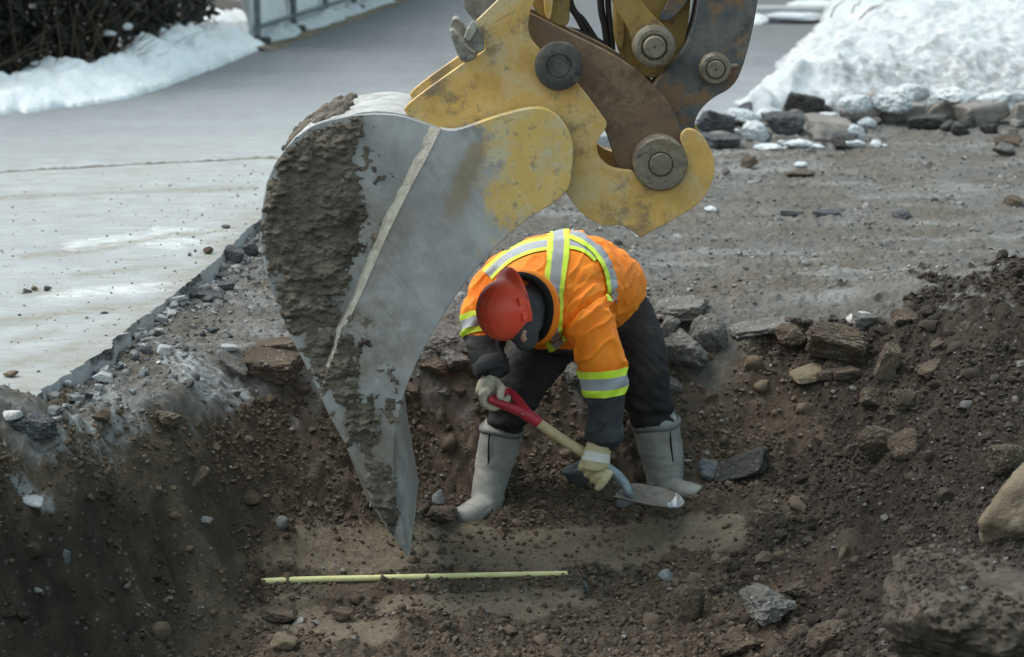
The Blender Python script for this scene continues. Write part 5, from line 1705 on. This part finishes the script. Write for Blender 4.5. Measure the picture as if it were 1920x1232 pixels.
# broken asphalt along the cut edge
stone("asphalt_slab", "flat dark asphalt fragment lying nearest the middle of the cut edge", 390, 552, 72, 17, 'asphalt', "asphalt fragment", .6, 4, 0, 8, 70, 4, .6, .10)
stone("asphalt_slab", "grey asphalt fragment above the flat dark one", 424, 535, 44, 20, 'asphalt', "asphalt fragment", .7, -6, 0, 5, 71, 4, .6, .08)
stone("asphalt_chunk", "big broken asphalt chunk at the far end of the cut edge beside the bucket", 436, 477, 42, 36, 'asphalt', "asphalt chunk", .8, 24, 0, 10, 72, 4, .0, .12)
stone("asphalt_chunk", "second asphalt chunk touching the bucket's curved back", 468, 468, 36, 30, 'asphalt', "asphalt chunk", .8, -10, 0, 0, 73, 4, .0, .12)
stone("concrete_block", "small pale square block on the gravel left of the bucket", 428, 652, 36, 16, 'concrete', "block", .8, 0, 8, 0, 74, 3, .0, .03, 6)
stone("gravel_stone", "dark angular stone on the gravel between the cut edge and the bucket", 398, 618, 26, 12, 'asphalt', "stone", .8, 0, 0, 0, 75, 3)
stone("concrete_rubble", "pale lump leaning at the foot of the cut edge", 310, 655, 34, 20, 'concrete', "rubble", .8, 10, 0, 0, 76, 4, .0, .08)
stone("concrete_rubble", "pale triangular lump below the lower cut edge", 196, 707, 38, 18, 'concrete', "rubble", .8, 14, 0, 0, 77, 4, .0, .08)
stone("concrete_rubble", "thin pale fragment leaning on the cut edge beside the flat dark asphalt", 332, 562, 40, 22, 'concrete', "rubble", .8, -18, 0, 0, 78, 4, .5, .08)
stone("gravel_stone", "dark stone at the notch in the cut edge", 270, 655, 30, 16, 'asphalt', "stone", .8, 0, 0, 0, 79, 3)
# on the road
stone("road_stone", "brown stone alone on the near corner of the road", 21, 701, 24, 14, 'tan', "stone", .8, 0, 0, 0, 80, 3, road=True)
stone("road_stone", "left stone of the little heap on the road", 50, 545, 16, 9, 'asphalt', "stone", .8, 0, 0, 0, 81, 3, road=True)
stone("road_stone", "middle pale stone of the little heap on the road", 64, 540, 14, 11, 'tan', "stone", .8, 0, 0, 0, 82, 3, road=True)
stone("road_stone", "right dark stone of the little heap on the road", 88, 541, 16, 10, 'asphalt', "stone", .8, 0, 0, 0, 83, 3, road=True)
stone("road_stone", "brown stone on the road right at the top of the cut edge", 391, 471, 16, 13, 'clod', "stone", .8, 0, 0, 0, 84, 3, road=True)
stone("road_stone", "pale pebble left of the brown stone at the cut edge", 355, 477, 9, 8, 'grey', "stone", .8, 0, 0, 0, 85, 3, road=True)
stone("road_stone", "tiny dark pebble above the pale pebble on the road", 366, 470, 6, 6, 'asphalt', "stone", .8, 0, 0, 0, 86, 2, road=True)
stone("road_stone", "flat dark scrap of asphalt farthest along the road near the bucket", 423, 425, 20, 7, 'asphalt', "asphalt scrap", .8, 0, 0, 0, 87, 3, road=True)
stone("road_stone", "dark speck of stone on the open road between the white stripes", 195, 586, 14, 5, 'asphalt', "stone", .8, 0, 0, 0, 88, 2, road=True)
# graded ground behind
stone("asphalt_slab", "left one of two dark flat asphalt pieces on the graded ground", 1486, 399, 54, 11, 'asphalt', "asphalt fragment", .5, 0, 0, 0, 90, 3, .6)
stone("asphalt_slab", "right one of two dark flat asphalt pieces on the graded ground", 1550, 398, 60, 10, 'asphalt', "asphalt fragment", .5, 0, 0, 0, 91, 3, .6)
stone("asphalt_chunk", "dark ragged asphalt lump right of the two flat pieces", 1690, 402, 40, 16, 'asphalt', "asphalt chunk", .7, -8, 0, 0, 92, 3, .0, .18)
stone("dark_clod", "dark clod at the right edge of the graded ground", 1902, 376, 44, 18, 'clod', "clod", .8, 0, 0, 0, 93, 3, .0, .14)
stone("gravel_clod", "brown clod on the ground right of the yellow hook", 1404, 306, 30, 24, 'clod', "clod", .8, 0, 0, 0, 94, 4, .0, .14)
stone("gravel_clod", "smaller grey clod left of the brown clod near the hook", 1360, 322, 18, 16, 'slab', "clod", .8, 0, 0, 0, 95, 3)
stone("gravel_clod", "brown clod in the middle of the graded ground", 1502, 324, 46, 16, 'clod', "clod", .8, 0, 0, 0, 96, 3, .0, .16)
stone("snow_lump", "little snow lump behind the brown clod in the middle", 1502, 309, 24, 11, 'snow', "snow lump", .8, 0, 0, 0, 97, 3, .0, .12, 10, .4)
stone("gravel_clod", "large dark clod far right on the graded ground", 1897, 263, 50, 24, 'clod', "clod", .8, 0, 0, 0, 98, 3, .0, .14)
stone("gravel_clod", "grey frosted clod under the large dark clod at the far right", 1886, 280, 40, 22, 'slab', "clod", .8, 0, 0, 0, 99, 3, .0, .14)
stone("snow_lump", "small white snow patch lying on the ground right of the worker's hip", 1203, 541, 22, 9, 'snow', "snow lump", .8, 0, 0, 0, 100, 3, .0, .12)
stone("snow_lump", "white snow lump on the ground right below the yellow hook", 1332, 392, 26, 10, 'snow', "snow lump", .8, 0, 0, 0, 101, 3, .0, .14, 10, .3)
# stone row at the foot of the snow heap
stone("rubble_rock", "black pointed rubble rock leftmost in the row below the snow", 1346, 234, 82, 59, 'asphalt', "rubble", .8, 20, 0, 0, 110, 4, .0, .16)
stone("rubble_rock", "low black rubble rock under the leftmost pointed one", 1352, 264, 87, 27, 'asphalt', "rubble", .8, 0, 0, 0, 111, 4, .0, .18)
stone("rubble_rock", "dark flat rubble rock right of the round snow ball", 1474, 232, 87, 45, 'asphalt', "rubble", .8, -6, 0, 0, 112, 4, .0, .14)
stone("rubble_rock", "brown rock half under the snow in the left part of the row", 1506, 201, 80, 59, 'wet', "rubble", .8, 14, 0, 0, 113, 4, .0, .14)
stone("rubble_rock", "dark brown rock leaning in the middle of the row", 1556, 242, 100, 48, 'block', "rubble", .8, 8, 0, 0, 114, 4, .0, .08)
stone("stone_block", "brown tilted stone block left of the largest block in the row", 1618, 208, 82, 56, 'block', "block", .8, -26, 0, 0, 115, 4, .0, .05, 8)
stone("stone_block", "broad brown stone block under a snow cap in the row", 1692, 210, 107, 48, 'block', "block", .8, -4, 0, 0, 116, 4, .0, .04, 6)
stone("stone_block", "long brown stone block second from the right in the row", 1850, 210, 120, 54, 'block', "block", .8, -10, 0, 0, 117, 4, .0, .05, 6)
stone("stone_block", "brown stone block between the broad and the long block", 1776, 208, 105, 40, 'block', "block", .8, -10, 0, 0, 118, 4, .0, .05, 7)
stone("stone_block", "rightmost brown stone block cut by the picture edge", 1926, 214, 75, 54, 'block', "block", .8, 0, 0, 0, 119, 4, .0, .05, 7)
stone("rubble_rock", "dark low rock at the foot of the long block", 1738, 228, 87, 29, 'wet', "rubble", .8, 0, 0, 0, 120, 4, .0, .12)
stone("rubble_rock", "small dark rock under the snow pile in the middle of the row", 1580, 258, 57, 27, 'asphalt', "rubble", .8, 0, 0, 0, 121, 3, .0, .12)
for i, (x, y, w, h, tx) in enumerate([
    (1415, 246, 42, 38, "round snow ball in front of the black rubble"), (1392, 219, 48, 30, "snow lump on the left end of the rubble row"),
    (1500, 270, 48, 15, "long thin snow chunk lying in front of the row"), (1603, 252, 26, 30, "upright snow lump in front of the tilted stone block"),
    (1605, 195, 50, 34, "snow cap on the brown tilted stone block"), (1666, 190, 70, 40, "thick snow cap on the broad stone block"),
    (1795, 182, 74, 26, "snow cap on the block between broad and long"), (1864, 186, 62, 22, "snow cap on the long stone block"),
    (1552, 222, 44, 24, "snow lump on the dark leaning rock"), (1628, 232, 30, 18, "small snow lump at the foot of the tilted stone block"),
    (1500, 218, 34, 16, "snow dusting on the brown rock near the left of the row"), (1440, 218, 26, 16, "little snow lump above the round snow ball"),
    (1914, 182, 30, 24, "snow cap at the right picture edge"), (1604, 270, 40, 12, "flat snow scraps below the upright snow lump"),
    (1440, 276, 50, 9, "row of snow crumbs in front of the round snow ball"), (1712, 176, 50, 30, "second snow cap right of the thick one")]):
    stone("snow_lump", tx, x, y, w * 1.15, h * 1.1, 'snow', "snow lump", .8, 0, 0, 0, 140 + i, 4, .0, .14, 10, .45, Y=on_ground(x, y + 42).y - .10 if 'cap' in tx else None)
rr_ = random.Random(77)
for i in range(34):
    x = rr_.uniform(1320, 1650) if i < 26 else rr_.uniform(1650, 1910); y = rr_.uniform(186, 272) if i < 26 else rr_.uniform(222, 250)
    w = rr_.uniform(16, 40)
    stone("rubble_piece", "small dark piece of rubble among the larger rocks at the foot of the snow heap", x, y, w, w * rr_.uniform(.45, .75), rr_.choice(['asphalt', 'wet', 'block']), "rubble", .8, rr_.uniform(-30, 30), rr_.uniform(0, 90), rr_.uniform(-20, 20), 700 + i, 3, .0, .12, group="small rubble pieces below the snow heap")
for i in range(60):
    x = rr_.uniform(1350, 1660) if i < 36 else rr_.uniform(1560, 1915); y = rr_.uniform(184, 282) if i < 36 else rr_.uniform(176, 206)
    w = rr_.uniform(9, 26)
    stone("snow_lump", "small snow crumb lying among the rubble at the foot of the snow heap", x, y, w, w * rr_.uniform(.5, .8), 'snow', "snow lump", .8, 0, 0, 0, 760 + i, 3, .0, .16, 10, .4, group="small snow crumbs among the rubble")
# crust broken off along the far rim, and asphalt scraps along the cut
for i in range(30):
    x = rr_.uniform(560, 880) if i < 13 else (rr_.uniform(1020, 1110) if i < 17 else rr_.uniform(1230, 1760))
    y = rr_.uniform(618, 742) - (30 if x > 1500 else 0)
    w = rr_.uniform(26, 66)
    stone("crust_piece", "jagged piece of broken earth crust along the far rim of the pit", x, y, w, w * rr_.uniform(.35, .65), rr_.choice(['slab', 'clod', 'clod']), "clod", .7, rr_.uniform(-20, 24), rr_.uniform(-30, 30), rr_.uniform(5, 30), 820 + i, 5, rr_.choice([0, .6]), .14, group="pieces of broken crust along the far rim", boxy=rr_.random() < .6)
for i in range(46):
    t = rr_.random()
    x = 60 + 420 * t; y = float(np.interp(x, [e[0] for e in edge_px], [e[1] for e in edge_px]))
    off = rr_.uniform(6, 46) * (.6 + .4 * (1 - t))
    w = rr_.uniform(10, 30)
    stone("asphalt_scrap", "small angular scrap of broken pavement at the foot of the cut road edge", x + off * .9, y + off * .8 + 14, w, w * rr_.uniform(.35, .7), rr_.choice(['asphalt', 'concrete', 'grey']), "asphalt scrap", .8, rr_.uniform(-28, 28), rr_.uniform(0, 90), rr_.uniform(-15, 20), 870 + i, 4, 0, .08, group="broken pavement scraps along the cut edge", boxy=True)
for o in [q for q in C.objects if q.name.startswith("snow_lump")]:
    attr(o.data, "dirt", np.full(len(o.data.vertices), .12))

# ------------------------------------------------------------------ yellow pipe
def pipe():
    P3 = PIPE
    sm = [P3[max(0, k - 6):k + 7] for k in range(len(P3))]
    P3 = [sum(s, Vector()) / len(s) for s in sm]
    v, f = tube_vf(P3, [.0125 - .003 * k / len(P3) for k in range(len(P3))], Vector((0, 1, 0)), 14, 3)
    o = link("gas_pipe", mesh_py("gas_pipe", v, f), MAT['pipe'], None, True)
    tag(o, "thin yellow pipe lying half buried across the pit floor", "pipe")
pipe()

# ------------------------------------------------------------------ background: hedge, fence, barn, block, twigs
def hedge():
    root = empty("hedge", (-4.2, 17.2, 0), "dark evergreen hedge behind the snow bank at the top left", "hedge")
    yb = lambda a: np.interp(a, [-.45, -.2775, -.24, -.18, -.1375, -.115], [12.4, 13.5, 14.06, 14.95, 17.1, 18.6])
    r = np.random.default_rng(21)
    n = 34000
    a_ = r.uniform(-.40, -.138, n)
    y = yb(a_) + 1.35 + r.power(.7, n) * 1.5
    x = a_ * y
    z = r.uniform(-.05, 2.4, n)
    lump = fbm(np.stack([x * 1.3, y * 1.3, z * 1.3], -1), 4)
    keep = lump > -.32
    x, y, z = x[keep], y[keep] - .25 * lump[keep], z[keep]
    m = len(x)
    c = np.stack([x, y, z], -1)
    d1 = r.normal(size=(m, 3)); d1 /= np.linalg.norm(d1, axis=1)[:, None]
    d2 = np.cross(d1, r.normal(size=(m, 3))); d2 /= np.linalg.norm(d2, axis=1)[:, None]
    L = r.uniform(.03, .085, m)[:, None]; w = L * r.uniform(.25, .5, m)[:, None]
    V = np.stack([c - d1 * L, c + d2 * w, c + d1 * L, c - d2 * w], 1).reshape(-1, 3)
    F = np.arange(4 * m).reshape(-1, 4)
    mt = M("hedge_leaf")
    rr = mt.rand()
    mt.out(mt.mix(mt.ramp(rr, 0, 1), (.0035, .004, .0025), (.020, .020, .011)), .8, 0)
    link("foliage", mesh_np("foliage", V, F), mt.m, root)
    vf = []
    rr = random.Random(4)
    for k in range(30):
        ba = rr.uniform(-.38, -.142); by = float(yb(ba)) + 2.4 + rr.uniform(0, 1); bx = ba * by
        p = Vector((bx, by, -.1)); pts = [p.copy()]
        for q in range(4):
            p = p + Vector((rr.uniform(-.15, .15), rr.uniform(-.1, .1), .5)); pts.append(p.copy())
        vf.append(tube_vf(pts, [.035, .03, .022, .016, .008], None, 6, 1))
    v, f = join_vf(vf)
    link("stems", mesh_py("stems", v, f), simple("bark", (.014, .011, .008), .9), root, True)
    # dry weeds standing in front of it
    vf = []
    for k in range(150):
        ba = -.32 + .15 * rr.random() ** 1.6; by = float(yb(ba)) + 1.3 + rr.uniform(-.1, .2); bx = ba * by
        p = Vector((bx, by, .05)); pts = [p.copy()]
        lx, ly = rr.uniform(-.12, .12), rr.uniform(-.08, .08)
        hgt = rr.uniform(.25, .75) * (1.0 if bx < -3 else .6)
        for q in range(4):
            p = p + Vector((lx * (q + 1) * .5, ly, hgt / 4)); pts.append(p.copy())
        vf.append(tube_vf(pts, [.006, .005, .004, .003, .002], None, 4, 1))
    v, f = join_vf(vf)
    o = link("dry_weeds", mesh_py("dry_weeds", v, f), simple("dry_stalk", (.07, .045, .027), .9, 0, .4), None)
    tag(o, "thin dry brown weeds standing in front of the dark hedge", "weeds", kind="stuff")
    # earth the hedge grows in
    V = [(-14, 14.6, .03), (-3.4, 15.2, .03), (-2.45, 18.2, .03), (-2.2, 22, .03), (-6, 30, .03), (-14, 30, .03)]
    o = link("hedge_bed", mesh_py("hedge_bed", V, [tuple(range(6))]), simple("leaf_litter", (.03, .024, .017), .95, 0, .4, 8), None)
    tag(o, kind="structure")
    # snow caught low in the hedge
    rs = random.Random(9)
    for k, (x_, y_, w_, h_) in enumerate(((205, 62, 26, 10), (238, 50, 16, 12), (70, 118, 18, 10))):
        D, F_ = rock_vf(300 + k, (w_ / 230 / 2, .08, h_ / 230 / 2), 3, 10, .2, round_=.4)
        me = mesh_np("snow_lump", D, F_); attr(me, "dirt", np.full(len(D), .3))
        s = link("snow_lump", me, MAT['snow'], None, True); s.location = W(x_, y_, float(yb((x_ - 960) / FPX)) + 1.32)
        tag(s, ("wide strip of snow caught in the hedge", "snow clot right beside the wide strip in the hedge", "snow clot low at the left end of the hedge")[k], "snow lump")
hedge()

def fence():
    a = on_plane(484, 88, 0); b = on_plane(760, -8, 0)
    d = (b - a); L = d.length; d.normalize()
    n = Vector((-d.y, d.x, 0))
    root = empty("fence", a, "metal frame fence hung with white plastic sheet beside the road", "fence")
    met = simple("fence_steel", (.14, .17, .17), .6, .2, .3, 20, .1)
    def bar(name, p, q, r):
        v, f = tube_vf([p, q], [r, r], None, 8, 1)
        link(name, mesh_py(name, v, f), met, root, True)
    k = 0
    s = 0.0
    while s < L + 1:
        p = a + d * s
        bar("post", p + Vector((0, 0, 0)), p + Vector((0, 0, 1.9)), .030)
        v, f = box_vf(p + Vector((0, 0, .05)), (.22, .15, .07)); m_ = mesh_py("foot_block", v, f); bevel_mesh(m_, .02)
        link("foot_block", m_, simple("foot_rubber", (.04, .045, .045), .8), root)
        s += 1.22
    for z in (.17, 1.05, 1.85):
        bar("rail", a + Vector((0, 0, z)), a + d * (L + 1) + Vector((0, 0, z)), .022)
    bar("brace", a + d * 1.22 + Vector((0, 0, .2)), a + d * .78 + Vector((0, 0, 1.1)), .02)
    # sheet hangs just behind the bars, slack and folded
    us = np.linspace(-.05, L + 1, 260); zs = np.linspace(.07, 1.9, 40)
    U, Z = np.meshgrid(us, zs)
    off = .06 + .05 * fbm(np.stack([U * 1.6, Z * .5, 0 * U], -1), 4) + .02 * fbm(np.stack([U * 7, Z * 2, 0 * U], -1), 3)
    P_ = np.array(a)[None, None] + U[..., None] * np.array(d) + off[..., None] * np.array(n)
    P_[..., 2] = Z + .03 * fbm(np.stack([U * 3, 0 * U, 0 * U], -1), 2)
    sheet = simple("plastic_sheet", (.74, .77, .76), .45, 0, .10, 3, .2, 14)
    link("sheet", mesh_np("sheet", P_.reshape(-1, 3), grid_faces(40, 260)), sheet, root, True)
    # gathered end of the sheet spilling round the first post onto the snow
    us = np.linspace(0, 1, 60); zs = np.linspace(0, 1, 40)
    U, Z = np.meshgrid(us, zs)
    c = np.array(a)
    base_r = .10 + .34 * Z
    X = -.05 - U * (.06 + .50 * (1 - np.abs(Z - .62) * 1.2) * np.clip(Z * 2.2 + .1, 0, 1))
    P2 = np.stack([c[0] + X, c[1] + .1 + .35 * U + .07 * np.sin(U * 18 + Z * 2) + .05 * fbm(np.stack([U * 4, Z * 3, 0 * U], -1), 3), .06 + 1.85 * Z + .05 * U], -1)
    link("sheet_end", mesh_np("sheet_end", P2.reshape(-1, 3), grid_faces(40, 60)), sheet, root, True)
    # verge under the fence
    V, F = [], []
    for k in range(40):
        t = -.35 + (L + 2) * k / 39
        p = a + d * t
        w_ = .16 + .08 * float(perlin(np.array([k * .7, 3.1, 0.2])))
        for o_, z_ in ((-w_ - .05, .003), (-w_ * .5, .035), (.05, .05), (.22, .052)):
            q = p + n * o_
            V.append((q.x, q.y, z_ + (.015 * float(perlin(np.array([k * 1.7, o_ * 5, 0.2]))) if z_ > .01 else 0)))
        if k:
            A, B = 4 * (k - 1), 4 * k
            F += [(A + q, B + q, B + q + 1, A + q + 1) for q in range(3)]
    vm = M("withered_grass")
    f_ = vm.noise(14, 6, .7)
    vm.out(vm.mix(vm.ramp(f_, .35, .65), (.10, .085, .055), (.24, .195, .125)), .95, 0, vm.bump(vm.noise(60, 4), .8, .02))
    o = link("verge", mesh_py("verge", V, F), vm.m, None, True)
    tag(o, kind="structure")
    # snow lying along the foot of the sheet
    us = np.linspace(.15, L * .8, 220); ts = np.linspace(-1, 1, 14)
    U, T = np.meshgrid(us, ts)
    wv = .17 + .10 * fbm(np.stack([U * 1.3, 0 * U, 0 * U], -1), 3)
    hv = np.clip(.075 + .10 * fbm(np.stack([U * 1.9, T * .6, 0 * U + 4], -1), 4), 0, .3) * (1 - T ** 2)
    P3 = np.array(a)[None, None] + U[..., None] * np.array(d) + (.03 + T * wv)[..., None] * np.array(n)
    P3[..., 2] = .03 + hv
    me = mesh_np("snow_strip", P3.reshape(-1, 3), grid_faces(14, 220)); attr(me, "dirt", np.full(14 * 220, .35))
    tag(link("snow_strip", me, MAT['snow'], None, True), "long thin strip of old snow along the foot of the fence", "snow")
fence()

def far_right():
    # dark red barn wall beyond the road
    root = empty("barn", (8.0, 27.0, 0), "dark red barn wall at the top right behind the snow", "barn")
    red = simple("dark_red_boards", (.075, .030, .030), .85, 0, .4, 3, .3, 30)
    v, f = box_vf((8.0, 27.2, 2.0), (13, .3, 2.6)); link("wall", mesh_py("wall", v, f), red, root)
    v, f = box_vf((8.0, 27.17, .33), (13.1, .42, .66)); link("plinth", mesh_py("plinth", v, f), simple("dark_plinth", (.03, .03, .032), .9, 0, .3, 5), root)
    for k in range(27):
        v, f = box_vf((1.6 + k * .49, 27.03, 2.0), (.05, .05, 2.6)); link("batten", mesh_py("batten", v, f), red, root)
    for x_ in (3.05, 3.35):
        v, f = box_vf((x_, 26.9, .55), (.10, .10, 1.1)); link("post", mesh_py("post", v, f), simple("old_post", (.07, .04, .038), .9), root)
    v, f = box_vf((8, 27.2, 3.4), (13.6, 1.6, .14)); link("roof_edge", mesh_py("roof_edge", v, f), simple("roof_sheet", (.09, .09, .095), .6), root)
    # concrete barrier with snow on it
    a = W(1436, 62, 21.2); b = W(1548, 60, 21.2)
    c = (a + b) / 2
    rt = empty("concrete_barrier", (c.x, c.y, 0), "long grey concrete barrier block at the far side of the road", "barrier")
    v, f = box_vf((c.x + .15, c.y + .18, .055), ((b - a).length + .5, .36, .19)); m_ = mesh_py("block", v, f); bevel_mesh(m_, .02)
    link("block", m_, MAT['concrete'], rt)
    D, F_ = rock_vf(402, (.55, .3, .09), 4, 10, .16, round_=.4)
    for i, (x, y, w, h, tx) in enumerate([(1490, 30, 150, 18, "snow layer lying along the top of the concrete barrier"), (1422, 46, 40, 38, "snow heap at the left end of the concrete barrier"), (1560, 22, 150, 40, "rounded snow drift behind the concrete barrier"), (1450, 56, 40, 9, "snow crumbs in front of the concrete barrier")]):
        yy = 21.3 if i in (0, 1) else (22.3 if i == 2 else 20.9)
        kk = yy / FPX
        D, F_ = rock_vf(402 + i, (w * kk / 2, .26 if i != 2 else .7, h * kk / 2), 4, 10, .16, round_=.5)
        me = mesh_np("snow_drift", D, F_); attr(me, "dirt", np.full(len(D), .1))
        s_ = link("snow_drift", me, MAT['snow'], None, True); s_.location = W(x, y, yy)
        tag(s_, tx, "snow")
    # bare twigs poking out of the snow heap
    vf = []
    rr = random.Random(8)
    for (x0, y0, x1, y1) in ((1616, 31, 1652, 8), (1632, 20, 1648, 14), (1564, 16, 1580, 3), (1602, 10, 1612, 2)):
        g = W(x0, y0, 17.8)
        q = W(x1, y1, 17.9)
        mid = (g + q) / 2 + Vector((rr.uniform(-.02, .02), 0, rr.uniform(-.02, .02)))
        vf.append(tube_vf([g + (g - q) * .4 + Vector((0, 0, -.05)), g, mid, q, q + (q - g) * .5], [.006, .006, .005, .004, .003], None, 5, 1))
    v, f = join_vf(vf)
    o = link("twigs", mesh_py("twigs", v, f), simple("twig_bark", (.06, .05, .045), .9), None)
    tag(o, "bare thin twigs sticking out over the top of the snow heap", "twigs", kind="stuff")
far_right()

# ------------------------------------------------------------------ loose soil crumbs, gravel and asphalt crumbs
def scatter(name, label, n, seed, region, size, mat, keep, flat=.75, bury=.25, zoff=None, rest=None):
    r = np.random.default_rng(seed)
    x = r.uniform(region[0], region[1], n); y = r.uniform(region[2], region[3], n)
    k = keep(x, y, r) if keep else np.full(n, True)
    x, y = x[k], y[k]
    m = len(x)
    s = size[0] * (size[1] / size[0]) ** (r.power(.45, m))
    tm = []
    for q in range(7):
        V, F = rock_vf(500 + seed * 10 + q, (1, .85, flat), 1 if size[1] < .031 else 2, 6, .30, 24)
        tm.append((V, F))
    z = (Hv(x, y) if rest is None else rest(x, y)) if zoff is None else np.full(m, zoff)
    pick = r.integers(0, 7, m)
    AV, AF, off = [], [], 0
    for q in range(7):
        i = np.where(pick == q)[0]
        V, F = tm[q]
        a = r.uniform(0, 2 * np.pi, len(i)); b = r.normal(0, .5, len(i))
        ca, sa, cb, sb = np.cos(a), np.sin(a), np.cos(b), np.sin(b)
        X = V[None, :, 0]; Yv = V[None, :, 1] * cb[:, None] - V[None, :, 2] * sb[:, None]; Z = V[None, :, 1] * sb[:, None] + V[None, :, 2] * cb[:, None]
        P_ = np.stack([(X * ca[:, None] - Yv * sa[:, None]), (X * sa[:, None] + Yv * ca[:, None]), Z], -1) * s[i][:, None, None] * .5
        P_ += np.stack([x[i], y[i], z[i] + s[i] * (.5 * flat - bury)], -1)[:, None, :]
        AV.append(P_.reshape(-1, 3)); AF.append((F[None] + (np.arange(len(i)) * len(V))[:, None, None] + off).reshape(-1, 3))
        off += len(i) * len(V)
    o = link(name, mesh_np(name, np.concatenate(AV), np.concatenate(AF)), MAT[mat], None, True, 50)
    tag(o, label, name.replace("_", " "), kind="stuff")
    return o

def fld(x, y):
    z, px, py, soil, smooth, groove, pale, wob = ground_fields(x, y)
    return px, py, soil, smooth, groove, wob, sdist(x, y, road_poly)
def k_soil(x, y, r, darker=False):  # flag picks the crumbs inside the painted corner shade
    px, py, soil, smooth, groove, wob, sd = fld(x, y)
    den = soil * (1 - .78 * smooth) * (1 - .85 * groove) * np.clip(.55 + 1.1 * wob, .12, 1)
    m = corner_shade_field(px, py, wob) + r.normal(0, .15, len(x))
    return (r.uniform(0, 1, len(x)) < den) & (sd > .02) & ((m > .5) if darker else (m <= .5))
def k_shaded(x, y, r): return k_soil(x, y, r, True)
def k_gravel(x, y, r):
    px, py, soil, smooth, groove, wob, sd = fld(x, y)
    den = (1 - soil) * np.clip(.25 + 1.3 * wob, .05, 1) + .04 * soil
    den = den + .8 * np.exp(-np.maximum(sd, 0) / .16) * (y < 11)
    return (r.uniform(0, 1, len(x)) < den) & (sd > .01)
def k_edge(x, y, r):
    sd = sdist(x, y, road_poly)
    return (sd > .005) & (r.uniform(0, 1, len(x)) < np.exp(-np.maximum(sd, 0) / .13)) & (y > 6.9) & (x < 1.4)
def k_road(x, y, r):
    sd = sdist(x, y, road_poly)
    return (sd < -.03) & (r.uniform(0, 1, len(x)) < np.exp(np.minimum(sd, 0) / .7)) & (x < 1.2)
scatter("loose_soil", "brown soil crumbs strewn over the walls and floor of the pit", 170000, 1, (-2.0, 2.2, 5.4, 8.9), (.005, .028), 'clods', k_soil)
scatter("shaded_soil", "soil crumbs painted dark as shade on the right slope and the left wall of the pit", 170000, 11, (-2.0, 2.2, 5.4, 8.9), (.005, .026), 'clods_shaded', k_shaded)
scatter("shaded_lumps", "soil lumps painted dark as shade on the right slope of the pit", 2000, 12, (-2.0, 2.2, 5.4, 8.8), (.025, .07), 'clods_shaded', k_shaded, .75, .35)
scatter("soil_lumps", "larger crumbling soil lumps strewn through the pit", 1500, 2, (-2.0, 2.2, 5.4, 8.8), (.03, .075), 'clods', k_soil, .75, .3)
scatter("loose_gravel", "grey gravel scattered over the graded ground", 60000, 3, (-1.5, 3.2, 6.8, 14.4), (.005, .026), 'gravel', k_gravel)
scatter("loose_stones", "bigger grey stones scattered over the graded ground", 500, 6, (-1.4, 3.0, 6.9, 13.6), (.03, .06), 'gravel', k_gravel, .65, .3)
scatter("asphalt_crumbs", "asphalt crumbs heaped along the foot of the cut road edge", 22000, 4, (-2.0, 1.4, 6.6, 12.5), (.006, .045), 'rubble', k_edge, .7, .2)
scatter("road_grit", "dark grit sprinkled on the dusty road", 5000, 5, (-3.2, 0.6, 6.7, 12), (.004, .016), 'gravel', k_road, .6, .2, .0)

# soil spilled over the two big near stones
def rest_on(o):
    V = get_co(o.data) + np.array(o.location)
    T = BVHTree.FromPolygons([Vector(v) for v in V.tolist()], [tuple(p.vertices) for p in o.data.polygons])
    def f(x, y):
        out = []
        for a, b in zip(x, y):
            h = T.ray_cast(Vector((a, b, 4)), Vector((0, 0, -1)))
            out.append(h[0].z if h[0] is not None and h[1].z > .35 else -2.5)
        return np.array(out)
    return f, V.min(0), V.max(0)
_f, _lo, _hi = rest_on(bpy.data.objects["mud_boulder"])
def _kb(x, y, r): return fbm(np.stack([x * 4, y * 4, 0 * x], -1), 3) + .35 > r.uniform(0, .9, len(x))
scatter("spilled_soil", "shade-darkened soil crumbs lying over the huge near boulder", 5200, 13, (_lo[0], _hi[0], _lo[1], _hi[1]), (.005, .026), 'clods_shaded', _kb, .7, .3, None, _f)
